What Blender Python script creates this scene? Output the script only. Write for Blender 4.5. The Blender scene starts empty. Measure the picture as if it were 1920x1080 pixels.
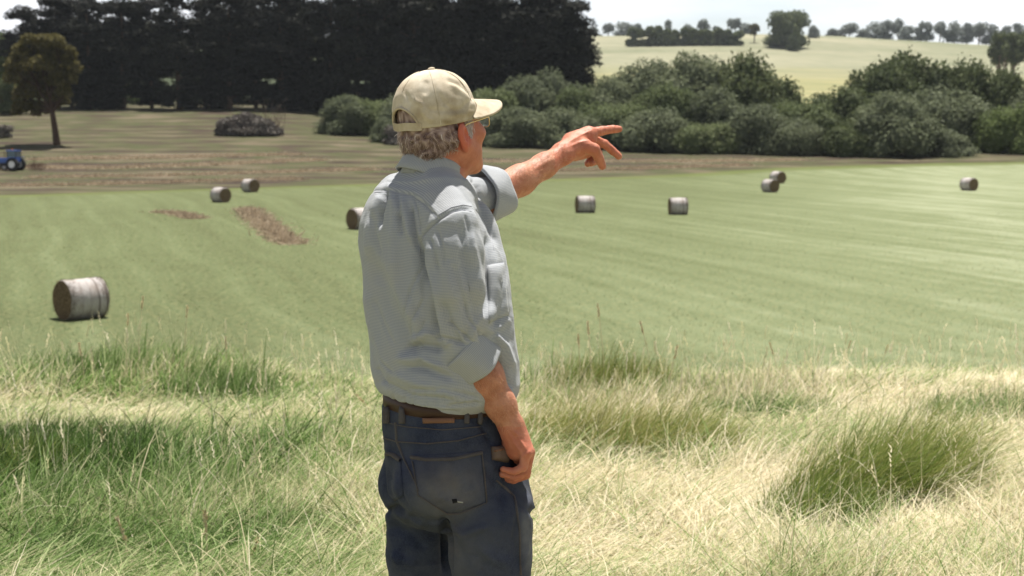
import bpy, math, random
import numpy as np
from mathutils import Vector, Matrix
from mathutils.bvhtree import BVHTree

R = math.radians
sc = bpy.context.scene
# ------------------------------------------------------------------ camera
FPX = 2667.0; TH = math.atan(300 / FPX); CT, ST = math.cos(TH), math.sin(TH)
CAMZ = 1.62
cd = bpy.data.cameras.new("camera"); cam = bpy.data.objects.new("camera", cd)
sc.collection.objects.link(cam); sc.camera = cam
cam.location = (0, 0, CAMZ); cam.rotation_euler = (math.pi / 2 - TH, 0, 0)
cd.lens = 50; cd.sensor_width = 36; cd.clip_start = 0.1; cd.clip_end = 12000
cd.dof.use_dof = True; cd.dof.focus_distance = 3.12; cd.dof.aperture_fstop = 8.0
# ------------------------------------------------------------------ world, sun, exposure
SUN_EL, SUN_AZ = 72.0, 13.0      # azimuth measured from +Y towards +X
EXPOSURE = 0.98
w = bpy.data.worlds.new("World"); sc.world = w; w.use_nodes = True
wt = w.node_tree; wt.nodes.clear()
wo = wt.nodes.new("ShaderNodeOutputWorld"); wb = wt.nodes.new("ShaderNodeBackground")
sky = wt.nodes.new("ShaderNodeTexSky"); sky.sky_type = 'NISHITA'; sky.sun_disc = False
sky.sun_elevation = R(SUN_EL); sky.sun_rotation = R(SUN_AZ)
sky.altitude = 300; sky.air_density = 1.0; sky.dust_density = 2.5; sky.ozone_density = 1.0
wtc = wt.nodes.new("ShaderNodeTexCoord"); wmp = wt.nodes.new("ShaderNodeMapping")
wmp.inputs['Scale'].default_value = (1.0, 1.0, 5.0)
wn = wt.nodes.new("ShaderNodeTexNoise"); wn.inputs['Scale'].default_value = 2.6; wn.inputs['Detail'].default_value = 7
wr = wt.nodes.new("ShaderNodeValToRGB"); wr.color_ramp.elements[0].position = 0.36; wr.color_ramp.elements[1].position = 0.60
wm = wt.nodes.new("ShaderNodeMix"); wm.data_type = 'RGBA'
wm.inputs[7].default_value = (7.2, 7.3, 7.5, 1)
wt.links.new(wtc.outputs['Generated'], wmp.inputs[0]); wt.links.new(wmp.outputs[0], wn.inputs[0])
wt.links.new(wn.outputs[0], wr.inputs[0]); wt.links.new(wr.outputs[0], wm.inputs[0])
wt.links.new(sky.outputs[0], wm.inputs[6])
wsx = wt.nodes.new("ShaderNodeSeparateXYZ"); wt.links.new(wtc.outputs['Generated'], wsx.inputs[0])     # bright milky horizon, darker overhead
wg = wt.nodes.new("ShaderNodeValToRGB"); wt.links.new(wsx.outputs[2], wg.inputs[0])
wg.color_ramp.elements[0].position = .12; wg.color_ramp.elements[0].color = (1.06, 1.06, 1.08, 1); wg.color_ramp.elements[1].position = .55; wg.color_ramp.elements[1].color = (.32, .32, .32, 1)
wmul = wt.nodes.new("ShaderNodeMix"); wmul.data_type = 'RGBA'; wmul.blend_type = 'MULTIPLY'; wmul.inputs[0].default_value = 1
wt.links.new(wm.outputs[2], wmul.inputs[6]); wt.links.new(wg.outputs[0], wmul.inputs[7]); wt.links.new(wmul.outputs[2], wb.inputs[0])
wb.inputs[1].default_value = 0.082
wt.links.new(wb.outputs[0], wo.inputs[0])
sl = bpy.data.lights.new("sun", 'SUN'); so = bpy.data.objects.new("sun", sl); sc.collection.objects.link(so)
sl.energy = 5.0; sl.angle = R(0.9); sl.color = (1.0, 0.955, 0.87)
sd = Vector((math.sin(R(SUN_AZ)) * math.cos(R(SUN_EL)), math.cos(R(SUN_AZ)) * math.cos(R(SUN_EL)), math.sin(R(SUN_EL))))
so.rotation_euler = sd.to_track_quat('Z', 'Y').to_euler(); so.location = (0, 0, 60)
sc.view_settings.view_transform = 'Standard'; sc.view_settings.look = 'None'
sc.view_settings.exposure = EXPOSURE; sc.view_settings.gamma = 1.0
try:
    sc.cycles.max_bounces = 6; sc.cycles.volume_bounces = 0; sc.cycles.transparent_max_bounces = 8
    sc.cycles.diffuse_bounces = 3; sc.cycles.transmission_bounces = 4
except Exception: pass

# ------------------------------------------------------------------ helpers
def slope(py):
    v = -(py - 540) / FPX
    return (-ST + v * CT) / (CT + v * ST)
def P(px, py, Y):
    v = -(py - 540) / FPX; dy = CT + v * ST
    return np.array([(px - 960) / FPX / dy * Y, Y, CAMZ + (-ST + v * CT) / dy * Y])
def M(px, py, d=0.0): return P(px, py, 3.14 + d)
def proj(p):
    q = p - np.array([0, 0, CAMZ]); dep = q[:, 1] * CT - q[:, 2] * ST
    up = q[:, 1] * ST + q[:, 2] * CT
    return 960 + FPX * q[:, 0] / dep, 540 - FPX * up / dep

def _h(ix, iy, iz, s):
    h = (ix.astype(np.int64) * 73856093) ^ (iy.astype(np.int64) * 19349663) ^ (iz.astype(np.int64) * 83492791) ^ (s * 2654435761)
    h = (h ^ (h >> 13)) * 1274126177 & 0x7fffffff
    h = (h ^ (h >> 15)) & 0xffff
    return h / 65535.0
def vn(p, seed=1):                       # value noise -1..1 for (N,3) points
    f = np.floor(p); t = p - f; t = t * t * (3 - 2 * t); i = f.astype(np.int64); o = 0
    for a in (0, 1):
        for b in (0, 1):
            for c in (0, 1):
                wgt = (t[:, 0] if a else 1 - t[:, 0]) * (t[:, 1] if b else 1 - t[:, 1]) * (t[:, 2] if c else 1 - t[:, 2])
                o = o + wgt * _h(i[:, 0] + a, i[:, 1] + b, i[:, 2] + c, seed)
    return o * 2 - 1
def fbm(p, seed=1, oct=3):
    o = 0; a = 1.0
    for k in range(oct): o = o + a * vn(p * (2 ** k) + 7.3 * k, seed + k); a *= .5
    return o / 1.75
def n2(x, y, s=1.0, seed=1, oct=2):
    x = np.asarray(x, float); y = np.asarray(y, float)
    return fbm(np.stack([x.ravel() * s, y.ravel() * s, np.full(x.size, .37)], 1), seed, oct).reshape(x.shape)

def mesh_np(name, V, F, mat=None, parent=None, smooth=True, attrs=None):
    """V (N,3); F (M,3) or (M,4) array, or list of such arrays"""
    me = bpy.data.meshes.new(name)
    if not isinstance(F, list): F = [F]
    F = [np.asarray(f, np.int32) for f in F if len(f)]
    me.vertices.add(len(V)); me.vertices.foreach_set("co", np.asarray(V, np.float32).ravel())
    nl = sum(f.size for f in F); nf = sum(len(f) for f in F)
    me.loops.add(nl); me.polygons.add(nf)
    me.loops.foreach_set("vertex_index", np.concatenate([f.ravel() for f in F]))
    tot = np.concatenate([np.full(len(f), f.shape[1], np.int32) for f in F])
    st = np.concatenate([[0], np.cumsum(tot)[:-1]]).astype(np.int32)
    me.polygons.foreach_set("loop_start", st)
    try: me.polygons.foreach_set("loop_total", tot)
    except Exception: pass
    me.polygons.foreach_set("use_smooth", np.full(nf, smooth, bool))
    if attrs:
        for k, v in attrs.items():
            v = np.asarray(v, np.float32)
            if v.ndim == 1:
                a = me.attributes.new(k, 'FLOAT', 'POINT'); a.data.foreach_set("value", v)
            else:
                a = me.attributes.new(k, 'FLOAT_COLOR', 'POINT')
                a.data.foreach_set("color", np.concatenate([v, np.ones((len(v), 1), np.float32)], 1).ravel())
    me.update(calc_edges=True); me.validate()
    o = bpy.data.objects.new(name, me); sc.collection.objects.link(o)
    if mat: me.materials.append(mat)
    if parent: o.parent = parent; o.matrix_parent_inverse = parent.matrix_world.inverted() if parent.matrix_world != Matrix() else Matrix()
    return o
def tag(o, label=None, cat=None, group=None, kind=None):
    if label: o['label'] = label
    if cat: o['category'] = cat
    if group: o['group'] = group
    if kind: o['kind'] = kind
    return o
def empty(name, loc=(0, 0, 0), rz=0.0):
    o = bpy.data.objects.new(name, None); sc.collection.objects.link(o)
    o.location = loc; o.rotation_euler = (0, 0, rz); o.empty_display_size = .2
    return o
def copy_tree(o, parent=None):
    c = o.copy(); sc.collection.objects.link(c)
    if parent: c.parent = parent
    for ch in o.children: copy_tree(ch, c)
    return c

class NT:                                   # tiny node helper
    def __init__(s, name):
        s.m = bpy.data.materials.new(name); s.m.use_nodes = True; s.t = s.m.node_tree; s.t.nodes.clear()
        s.out = s.t.nodes.new("ShaderNodeOutputMaterial")
    def n(s, typ, ins=None, **kw):
        nd = s.t.nodes.new("ShaderNode" + typ)
        for k, v in kw.items(): setattr(nd, k, v)
        for k, v in (ins or {}).items(): s.set(nd.inputs[k], v)
        return nd
    def set(s, sock, v):
        if isinstance(v, bpy.types.NodeSocket): s.t.links.new(v, sock)
        elif isinstance(v, bpy.types.Node): s.t.links.new(v.outputs[0], sock)
        else:
            if isinstance(v, (tuple, list)) and len(v) == 3 and sock.type == 'RGBA': v = (*v, 1)
            sock.default_value = v
    def math(s, op, a, b=0.0, c=None):
        nd = s.n("Math", operation=op); s.set(nd.inputs[0], a); s.set(nd.inputs[1], b)
        if c is not None: s.set(nd.inputs[2], c)
        return nd.outputs[0]
    def mix(s, f, a, b, bt='MIX'):
        nd = s.n("Mix", data_type='RGBA', blend_type=bt); s.set(nd.inputs[0], f); s.set(nd.inputs[6], a); s.set(nd.inputs[7], b)
        return nd.outputs[2]
    def ramp(s, f, stops):
        nd = s.n("ValToRGB"); s.set(nd.inputs[0], f); cr = nd.color_ramp
        while len(cr.elements) < len(stops): cr.elements.new(.5)
        for e, (p, c) in zip(cr.elements, stops):
            e.position = p; e.color = (*c, 1) if isinstance(c, (tuple, list)) else (c, c, c, 1)
        return nd.outputs[0]
    def noise(s, scale, detail=3, vec=None, rough=.5, dist=0):
        nd = s.n("TexNoise", {'Scale': scale, 'Detail': detail, 'Roughness': rough, 'Distortion': dist})
        s.set(nd.inputs[0], vec if vec is not None else s.obj()); return nd.outputs[0]
    def obj(s):
        if not hasattr(s, '_tc'): s._tc = s.n("TexCoord")
        return s._tc.outputs['Object']
    def geo(s):
        if not hasattr(s, '_g'): s._g = s.n("NewGeometry")
        return s._g.outputs['Position']
    def mapping(s, vec, scale=(1, 1, 1), rot=(0, 0, 0), loc=(0, 0, 0)):
        nd = s.n("Mapping"); s.set(nd.inputs[0], vec); nd.inputs['Scale'].default_value = scale
        nd.inputs['Rotation'].default_value = rot; nd.inputs['Location'].default_value = loc; return nd.outputs[0]
    def attr(s, name, fac=True):
        nd = s.n("Attribute", attribute_name=name); return nd.outputs['Fac'] if fac else nd.outputs['Color']
    def bump(s, h, strength=.5, dist=.01):
        return s.n("Bump", {'Height': h, 'Strength': strength, 'Distance': dist}).outputs[0]
    def bsdf(s, col, rough=.8, normal=None, spec=.3, **kw):
        nd = s.n("BsdfPrincipled"); s.set(nd.inputs['Base Color'], col); s.set(nd.inputs['Roughness'], rough)
        nd.inputs['Specular IOR Level'].default_value = spec
        if normal is not None: s.set(nd.inputs['Normal'], normal)
        for k, v in kw.items(): s.set(nd.inputs[k.replace('_', ' ')], v)
        return nd.outputs[0]
    def done(s, sh): s.t.links.new(sh, s.out.inputs[0]); return s.m
    def leafy(s, col, trans=.35, rough=.6, tcol=None):
        a = s.bsdf(col, rough, spec=.10); b = s.n("BsdfTranslucent"); s.set(b.inputs[0], tcol if tcol is not None else col)
        m = s.n("MixShader"); m.inputs[0].default_value = trans; s.set(m.inputs[1], a); s.set(m.inputs[2], b.outputs[0])
        return s.done(m.outputs[0])
def simple(name, col, rough=.7, spec=.3, metal=0.0, var=.15, vs=30):
    t = NT(name); c = t.mix(t.math('MULTIPLY', t.noise(vs, 3), 1.0), [x * (1 - var) for x in col], [min(1, x * (1 + var)) for x in col])
    return t.done(t.bsdf(c, rough, spec=spec, Metallic=metal))

# ------------------------------------------------------------------ terrain
COLS = np.array([-1500, 0, 480, 960, 1440, 1920, 3400.])
ROWS = [(140, (345, 345, 346, 347, 347, 347, 347)), (160, (320, 320, 322, 327, 330, 330, 330)),
        (190, (268, 268, 270, 284, 292, 291, 291)), (210, (244, 244, 248, 264, 278, 281, 281)),
        (250, (206, 206, 206, 235, 262, 268, 268)), (320, (188, 188, 188, 205, 222, 232, 232)),
        (450, (170, 170, 170, 172, 178, 190, 190)), (600, (140, 140, 140, 140, 145, 156, 156)),
        (750, (103, 103, 103, 101, 100, 122, 122)), (900, (68, 68, 68, 67, 61, 85, 85))]
NEAR = [(-60, .3), (0, .05), (4, 0), (8, -.22), (12, -.56), (15, -1.12), (20, -2.25), (28, -3.75), (36, -4.0), (60, -4.0), (118, -4.0)]
YG = np.concatenate([np.linspace(-80, 40, 361), np.geomspace(40.5, 7000, 700)])
def _table():
    T = np.zeros((len(YG), len(COLS)))
    for j in range(len(COLS)):
        ys = [a for a, b in NEAR] + [r[0] for r in ROWS] + [1000, 1300, 2500, 7000]
        zs = [b for a, b in NEAR] + [CAMZ + slope(r[1][j]) * r[0] for r in ROWS]
        zt = zs[-1]; zs += [zt - 3, zt - 25, zt - 60, zt - 120]
        T[:, j] = np.interp(YG, ys, zs)
    for it in range(6): T[1:-1] = (T[:-2] + 2 * T[1:-1] + T[2:]) / 4
    return T
TT = _table()
def tz(X, Y):
    X = np.asarray(X, float); Y = np.asarray(Y, float)
    Ys = np.maximum(Y, 60.0); col = 960 + FPX * X / Ys
    col = np.clip(col, COLS[0], COLS[-1] - 1); ji = np.clip(np.searchsorted(COLS, col, side='right') - 1, 0, len(COLS) - 2)
    tj = (col - COLS[ji]) / (COLS[ji + 1] - COLS[ji]); tj = tj * tj * (3 - 2 * tj) * .5 + tj * .5
    yy = np.clip(Y, YG[0], YG[-1] - 1); ii = np.clip(np.searchsorted(YG, yy, side='right') - 1, 0, len(YG) - 2)
    ti = (yy - YG[ii]) / (YG[ii + 1] - YG[ii])
    z = (TT[ii, ji] * (1 - tj) + TT[ii, ji + 1] * tj) * (1 - ti) + (TT[ii + 1, ji] * (1 - tj) + TT[ii + 1, ji + 1] * tj) * ti
    nearw = np.clip((24 - Y) / 10, 0, 1)
    z = z + nearw * (.16 * np.exp(-((X + 3.0) ** 2 / 1.6 + (Y - 12.2) ** 2 / 2.0)) + .08 * np.exp(-((X - 3.2) ** 2 / 3 + (Y - 11.5) ** 2 / 2.5)) - .06 * np.exp(-((X + 1.0) ** 2 / .8 + (Y - 12) ** 2 / 3)))
    z = z + nearw * .035 * n2(X, Y, 1.3, 5, 2) * np.clip(Y / 4, 0, 1)
    z = z + .12 * np.clip((Y - 60) / 200, 0, 4) * n2(X, Y, .03, 9, 2)
    return z
def G(px, py, Y):
    """world point on the ground seen near pixel column px at distance Y"""
    p = P(px, py, Y); return np.array([p[0], Y, float(tz(p[0], Y))])
def Yb(X): return np.interp(X, [-300, -42, -18, 9, 32, 51, 68, 300], [108, 117, 136, 151, 168, 174, 177, 195])

# ground sheet
def build_ground():
    s = np.linspace(-1, 1, 620); xs = np.sinh(s * 7.2) / math.sinh(7.2) * 5000
    a = np.linspace(0, 1, 760); ys = -70 + 0 * a
    y1 = np.linspace(-70, 2, 20)[:-1]; y2 = np.linspace(2, 24, 150)[:-1]; y3 = np.geomspace(24, 6500, 620)
    ys = np.concatenate([y1, y2, y3])
    XX, YY = np.meshgrid(xs, ys); Z = tz(XX, YY)
    V = np.stack([XX.ravel(), YY.ravel(), Z.ravel()], 1); nx, ny = len(xs), len(ys)
    i = np.arange(nx * ny).reshape(ny, nx)
    F = np.stack([i[:-1, :-1].ravel(), i[:-1, 1:].ravel(), i[1:, 1:].ravel(), i[1:, :-1].ravel()], 1)
    db = (YY - Yb(XX)).ravel()
    t = NT("ground"); g = t.geo(); d = t.attr("edge"); sep = t.n("SeparateXYZ"); t.set(sep.inputs[0], g); Yv = sep.outputs[1]; Xv = sep.outputs[0]
    big = t.noise(.05, 4, g); mid = t.noise(.5, 5, g); fine = t.noise(5, 5, g, .6)
    # mown meadow with mower passes
    c = t.math('ADD', t.math('MULTIPLY', Xv, .97), t.math('MULTIPLY', Yv, .33))
    c = t.math('ADD', c, t.math('MULTIPLY', t.noise(.02, 2, g), 9.0))
    st = t.math('SINE', t.math('MULTIPLY', c, 1.75)); st2 = t.math('SINE', t.math('MULTIPLY', c, 4.1))
    al = t.math('SUBTRACT', t.math('MULTIPLY', Xv, .33), t.math('MULTIPLY', Yv, .97)); cv = t.n("CombineXYZ"); t.set(cv.inputs[0], t.math('MULTIPLY', c, 1.0)); t.set(cv.inputs[1], t.math('MULTIPLY', al, .06))
    strk = t.math('SUBTRACT', t.noise(1.1, 4, cv.outputs[0], .6), .5); strk2 = t.math('SUBTRACT', t.noise(.25, 3, cv.outputs[0], .5), .5)
    stf = t.math('ADD', t.math('ADD', t.math('MULTIPLY', st, .13), t.math('MULTIPLY', st2, .13)), t.math('ADD', t.math('MULTIPLY', strk, 1.6), t.math('MULTIPLY', strk2, 1.5)))
    stf = t.math('ADD', stf, t.math('MULTIPLY', t.math('SUBTRACT', mid, .5), 1.1))
    stf = t.math('ADD', stf, t.math('MULTIPLY', t.math('SUBTRACT', t.noise(.09, 3, t.mapping(g, (1, .5, 1), (0, 0, .3))), .5), 1.3))
    dry = t.math('MULTIPLY', t.math('SUBTRACT', t.math('MULTIPLY', Xv, 1.0), t.math('MULTIPLY', t.math('SUBTRACT', Yv, 45.0), .22)), .016)  # brighter light on the right of the field, put into the meadow colour
    dry = t.math('MINIMUM', t.math('MAXIMUM', t.math('MULTIPLY', dry, 1.3), -.14), .42)
    green = t.ramp(t.math('ADD', t.math('ADD', t.math('MULTIPLY', stf, .32), .42), dry), [(0, (.055, .069, .028)), (.35, (.084, .106, .048)), (.7, (.130, .156, .082)), (1, (.235, .26, .168))])
    green = t.mix(t.ramp(fine, [(.45, 0.0), (.72, .5)]), green, (.25, .225, .115))
    # cut hay field beyond
    rows = t.math('SINE', t.math('MULTIPLY', t.math('ADD', t.math('ADD', Yv, t.math('MULTIPLY', Xv, -.12)), t.math('MULTIPLY', t.noise(.06, 3, g), 9.0)), .95))
    bf = t.math('ADD', t.math('MULTIPLY', rows, .16), t.math('ADD', t.math('MULTIPLY', t.math('SUBTRACT', t.noise(.35, 6, t.mapping(g, (.45, 1, 1))), .5), 1.9), .5))
    bf = t.math('ADD', bf, t.math('MULTIPLY', t.math('SUBTRACT', big, .5), 1.1))
    brown = t.ramp(bf, [(0, (.036, .026, .020)), (.3, (.056, .042, .030)), (.5, (.054, .060, .026)), (.72, (.080, .070, .042)), (1, (.125, .10, .07))])
    # far pasture
    ff = t.math('ADD', t.noise(.012, 4, t.mapping(g, (.5, 1.6, 1))), t.math('MULTIPLY', t.math('SUBTRACT', t.noise(.08, 5, g), .5), .45))
    far = t.ramp(ff, [(.3, (.145, .155, .095)), (.5, (.195, .195, .13)), (.7, (.25, .238, .165))])
    rough = t.ramp(t.noise(.06, 5, t.mapping(g, (.5, 1, 1))), [(.3, (.15, .16, .075)), (.7, (.28, .25, .13))])
    wob = t.math('MULTIPLY', t.math('SUBTRACT', mid, .5), 7.0)
    f1 = t.ramp(t.math('ADD', t.math('MULTIPLY', t.math('ADD', d, wob), .25), .5), [(0, 0.0), (1, 1.0)])
    # greener seam along the boundary
    seam = t.ramp(t.math('ABSOLUTE', t.math('MULTIPLY', t.math('ADD', d, -1.0), .3)), [(0, .8), (1, 0.0)])
    col = t.mix(f1, green, brown); col = t.mix(seam, col, (.10, .125, .035))
    wb2 = t.math('MULTIPLY', t.math('SUBTRACT', t.noise(.02, 3, g), .5), 120.0)
    f2 = t.ramp(t.math('DIVIDE', t.math('ADD', Yv, wb2), 1000.0), [(.30, 0.0), (.34, 1.0)])
    leftside = t.ramp(t.math('DIVIDE', t.math('SUBTRACT', Xv, t.math('MULTIPLY', Yv, .02)), 60.0), [(0, 1.0), (.5, 0.0)])
    far = t.mix(leftside, far, (.045, .055, .025)); rough = t.mix(leftside, rough, (.035, .045, .02))
    far2 = t.mix(t.ramp(t.math('DIVIDE', t.math('ADD', Yv, wb2), 1000.0), [(.58, 1.0), (.68, 0.0)]), far, rough)
    col = t.mix(f2, col, far2)
    under = t.ramp(t.noise(3, 6, g, .65), [(.25, (.08, .085, .03)), (.5, (.20, .19, .085)), (.75, (.38, .33, .18))])
    f3 = t.ramp(t.math('DIVIDE', t.math('ADD', Yv, t.math('MULTIPLY', t.math('SUBTRACT', mid, .5), 5.0)), 60.0), [(.33, 1.0), (.45, 0.0)])
    col = t.mix(f3, col, under)
    b = t.bump(t.noise(9, 6, g, .7), .5, .05)
    m = t.done(t.bsdf(col, .95, b, spec=.1))
    o = mesh_np("ground", V, F, m, attrs={"edge": db}); tag(o, kind="structure"); return o
ground = build_ground()
# ------------------------------------------------------------------ implicit-surface modeller
def _v(a): return np.asarray(a, float)
def cap_sdf(a, b, ra, rb=None):
    a, b = _v(a), _v(b); rb = ra if rb is None else rb; ab = b - a; L2 = ab @ ab + 1e-12
    def f(p):
        t = np.clip((p - a) @ ab / L2, 0, 1)
        return np.linalg.norm(p - a - t[:, None] * ab, axis=1) - (ra + (rb - ra) * t)
    r = max(ra, rb); return f, np.minimum(a, b) - r, np.maximum(a, b) + r
def ell_sdf(c, axes, rad):
    c = _v(c); A = np.array(axes, float); A = A / np.linalg.norm(A, axis=1)[:, None]; rad = _v(rad)
    def f(p):
        q = (p - c) @ A.T; k0 = np.linalg.norm(q / rad, axis=1); k1 = np.linalg.norm(q / rad ** 2, axis=1) + 1e-9
        return k0 * (k0 - 1) / k1
    e = np.sqrt(((A * rad[:, None]) ** 2).sum(0)); return f, c - e, c + e
def loft_sdf(rows, Fd, Rd, e=2.2):
    """rows: z, cx, cy, half width across Rd, half depth along Fd ; ascending z"""
    rows = np.array(sorted(rows), float); z0, z1 = rows[0, 0], rows[-1, 0]
    def f(p):
        z = np.clip(p[:, 2], z0, z1)
        cx, cy, a, b = (np.interp(z, rows[:, 0], rows[:, k]) for k in (1, 2, 3, 4))
        dx, dy = p[:, 0] - cx, p[:, 1] - cy
        u = np.abs(dx * Rd[0] + dy * Rd[1]) / a; v = np.abs(dx * Fd[0] + dy * Fd[1]) / b
        k = (u ** e + v ** e) ** (1 / e) + 1e-9
        d = (k - 1) * np.minimum(a, b) * (.55 + .45 * np.minimum(1, 1 / k))
        return np.maximum(d, np.abs(p[:, 2] - (z0 + z1) / 2) - (z1 - z0) / 2)
    m = rows[:, 3:5].max() + .02
    return f, np.array([rows[:, 1].min() - m, rows[:, 2].min() - m, z0]), np.array([rows[:, 1].max() + m, rows[:, 2].max() + m, z1])

def surf(prims, res=.004, post=None):
    """prims: list of (sdf, k, op) ; op 'u' union, 's' subtract. Surface nets over blocks."""
    B = 32; lo = np.min([q[0][1] for q in prims if q[2] == 'u'], 0) - .03; hi = np.max([q[0][2] for q in prims if q[2] == 'u'], 0) + .03
    n = np.ceil((hi - lo) / res).astype(int) + 2; nb = np.ceil(n / B).astype(int)
    KX, KY = int(n[0] + B + 5), int(n[1] + B + 5)
    ids_all, pos_all, quads = [], [], []
    loc = np.arange(B + 2)
    gi, gj, gk = np.meshgrid(loc, loc, loc, indexing='ij')
    for bi in range(nb[0]):
        for bj in range(nb[1]):
            for bk in range(nb[2]):
                o = np.array([bi, bj, bk]) * B; blo = lo + o * res; bhi = blo + (B + 1) * res
                act = [q for q in prims if np.all(q[0][1] - .05 - q[1] < bhi) and np.all(q[0][2] + .05 + q[1] > blo)]
                if not any(q[2] == 'u' for q in act): continue
                c0 = (blo + bhi) / 2; rad = np.linalg.norm(bhi - blo) / 2
                dc = min(float(q[0][0](c0[None])[0]) for q in act if q[2] == 'u')
                if dc > rad * 1.35 + .05: continue
                p = np.stack([blo[0] + gi * res, blo[1] + gj * res, blo[2] + gk * res], -1).reshape(-1, 3)
                D = np.full(len(p), .5)
                for (f, a, b), k, op in act:
                    d = f(p)
                    if op == 'u':
                        if k > 0:
                            h = np.clip(.5 + .5 * (D - d) / k, 0, 1); D = D * (1 - h) + d * h - k * h * (1 - h)
                        else: D = np.minimum(D, d)
                    else:
                        if k > 0:
                            h = np.clip(.5 - .5 * (D + d) / k, 0, 1); D = D * (1 - h) - d * h + k * h * (1 - h)
                        else: D = np.maximum(D, -d)
                D = D.reshape(B + 2, B + 2, B + 2)
                if D.min() > 0 or D.max() < 0: continue
                # cell vertices, cells 0..B (B+1 of them)
                S = D < 0; C = B + 1
                cnt = np.zeros((C, C, C)); acc = np.zeros((C, C, C, 3))
                for ax in range(3):
                    for u in (0, 1):
                        for v in (0, 1):
                            s0 = [slice(0, C)] * 3; s1 = [slice(0, C)] * 3; oth = [q for q in range(3) if q != ax]
                            off = [0, 0, 0]; off[oth[0]] = u; off[oth[1]] = v
                            for q in range(3): s0[q] = slice(off[q], off[q] + C)
                            off2 = list(off); off2[ax] = 1
                            for q in range(3): s1[q] = slice(off2[q], off2[q] + C)
                            A_, B_ = D[tuple(s0)], D[tuple(s1)]; m = (A_ < 0) != (B_ < 0)
                            t = np.where(m, A_ / (A_ - B_ + 1e-20), 0)
                            cnt += m
                            for q in range(3): acc[..., q] += m * (t if q == ax else off[q])
                m = cnt > 0
                ii, jj, kk = np.nonzero(m)
                if len(ii) == 0: continue
                loc3 = acc[ii, jj, kk] / cnt[ii, jj, kk][:, None]
                pos = blo + (np.stack([ii, jj, kk], 1) + loc3) * res
                gid = lambda a, b, c: (a + o[0] + 1) + (b + o[1] + 1) * KX + (c + o[2] + 1) * KX * KY
                ids_all.append(gid(ii, jj, kk)); pos_all.append(pos)
                for ax in range(3):
                    u, v = [(1, 2), (2, 0), (0, 1)][ax]
                    # edges starting at node index; owned nodes 1..B in u,v (need cells -1), 0..B-1 along ax -> use nodes 1..B everywhere
                    s0 = [slice(1, B + 1)] * 3; s1 = [slice(1, B + 1)] * 3
                    s0[ax] = slice(0, B); s1[ax] = slice(1, B + 1)
                    A_, B_ = S[tuple(s0)], S[tuple(s1)]; x = np.argwhere(A_ != B_)
                    if len(x) == 0: continue
                    fl = A_[tuple(x.T)]; nd = x + 1; nd[:, ax] = x[:, ax]
                    du = np.zeros(3, int); du[u] = 1; dv = np.zeros(3, int); dv[v] = 1
                    c = [nd, nd - du, nd - du - dv, nd - dv]
                    g = np.stack([gid(q[:, 0], q[:, 1], q[:, 2]) for q in c], 1)
                    g = np.where(fl[:, None], g, g[:, ::-1]); quads.append(g)
    ids = np.concatenate(ids_all); pos = np.concatenate(pos_all); Q = np.concatenate(quads)
    uid, first = np.unique(ids, return_index=True); V = pos[first]
    ok = np.isin(Q, uid).all(1); Q = Q[ok]; F = np.searchsorted(uid, Q)
    used = np.unique(F); rm = np.full(len(V), -1); rm[used] = np.arange(len(used))
    return V[used], rm[F]
def vnormals(V, F):
    n = np.cross(V[F[:, 2]] - V[F[:, 0]], V[F[:, 3 if F.shape[1] == 4 else 1]] - V[F[:, 1]]) if F.shape[1] == 4 else np.cross(V[F[:, 1]] - V[F[:, 0]], V[F[:, 2]] - V[F[:, 0]])
    N = np.zeros_like(V)
    for k in range(F.shape[1]): np.add.at(N, F[:, k], n)
    return N / (np.linalg.norm(N, axis=1)[:, None] + 1e-12)
def strokes(V, N, L, side=0.25, fold_gain=1.0):
    """fold ridges / valleys: L = (points_px, width_px, depth_m); only on the cloth facing the photographer"""
    px, py = proj(V); vd = V - np.array([0, 0, CAMZ]); vd /= np.linalg.norm(vd, axis=1)[:, None]
    w = np.clip((side - (N * vd).sum(1)) / side, 0, 1); D = np.zeros(len(V))
    for pts, wd, dep in L:
        pts = np.array(pts, float); best = np.full(len(V), 1e9); tt = np.zeros(len(V)); tot = len(pts) - 1
        for i in range(tot):
            a, b = pts[i], pts[i + 1]; ab = b - a; t = np.clip(((px - a[0]) * ab[0] + (py - a[1]) * ab[1]) / (ab @ ab + 1e-9), 0, 1)
            d = np.hypot(px - a[0] - t * ab[0], py - a[1] - t * ab[1]); m = d < best; best = np.where(m, d, best); tt = np.where(m, (i + t) / tot, tt)
        D += dep * fold_gain * np.exp(-(best / (wd * .9)) ** 2) * np.clip(np.minimum(tt, 1 - tt) * 6 + .25, 0, 1)
    return V + N * (D * w)[:, None]
def bvh_of(V, F): return BVHTree.FromPolygons([tuple(v) for v in V], [tuple(int(i) for i in f) for f in F])
ORG = Vector((0, 0, CAMZ))
def cast(bvh, px, py):
    d = Vector(P(px, py, 3.0)) - ORG; d.normalize(); h = bvh.ray_cast(ORG, d, 20)
    return (np.array(h[0]), np.array(h[1])) if h[0] is not None else (None, None)
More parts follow.
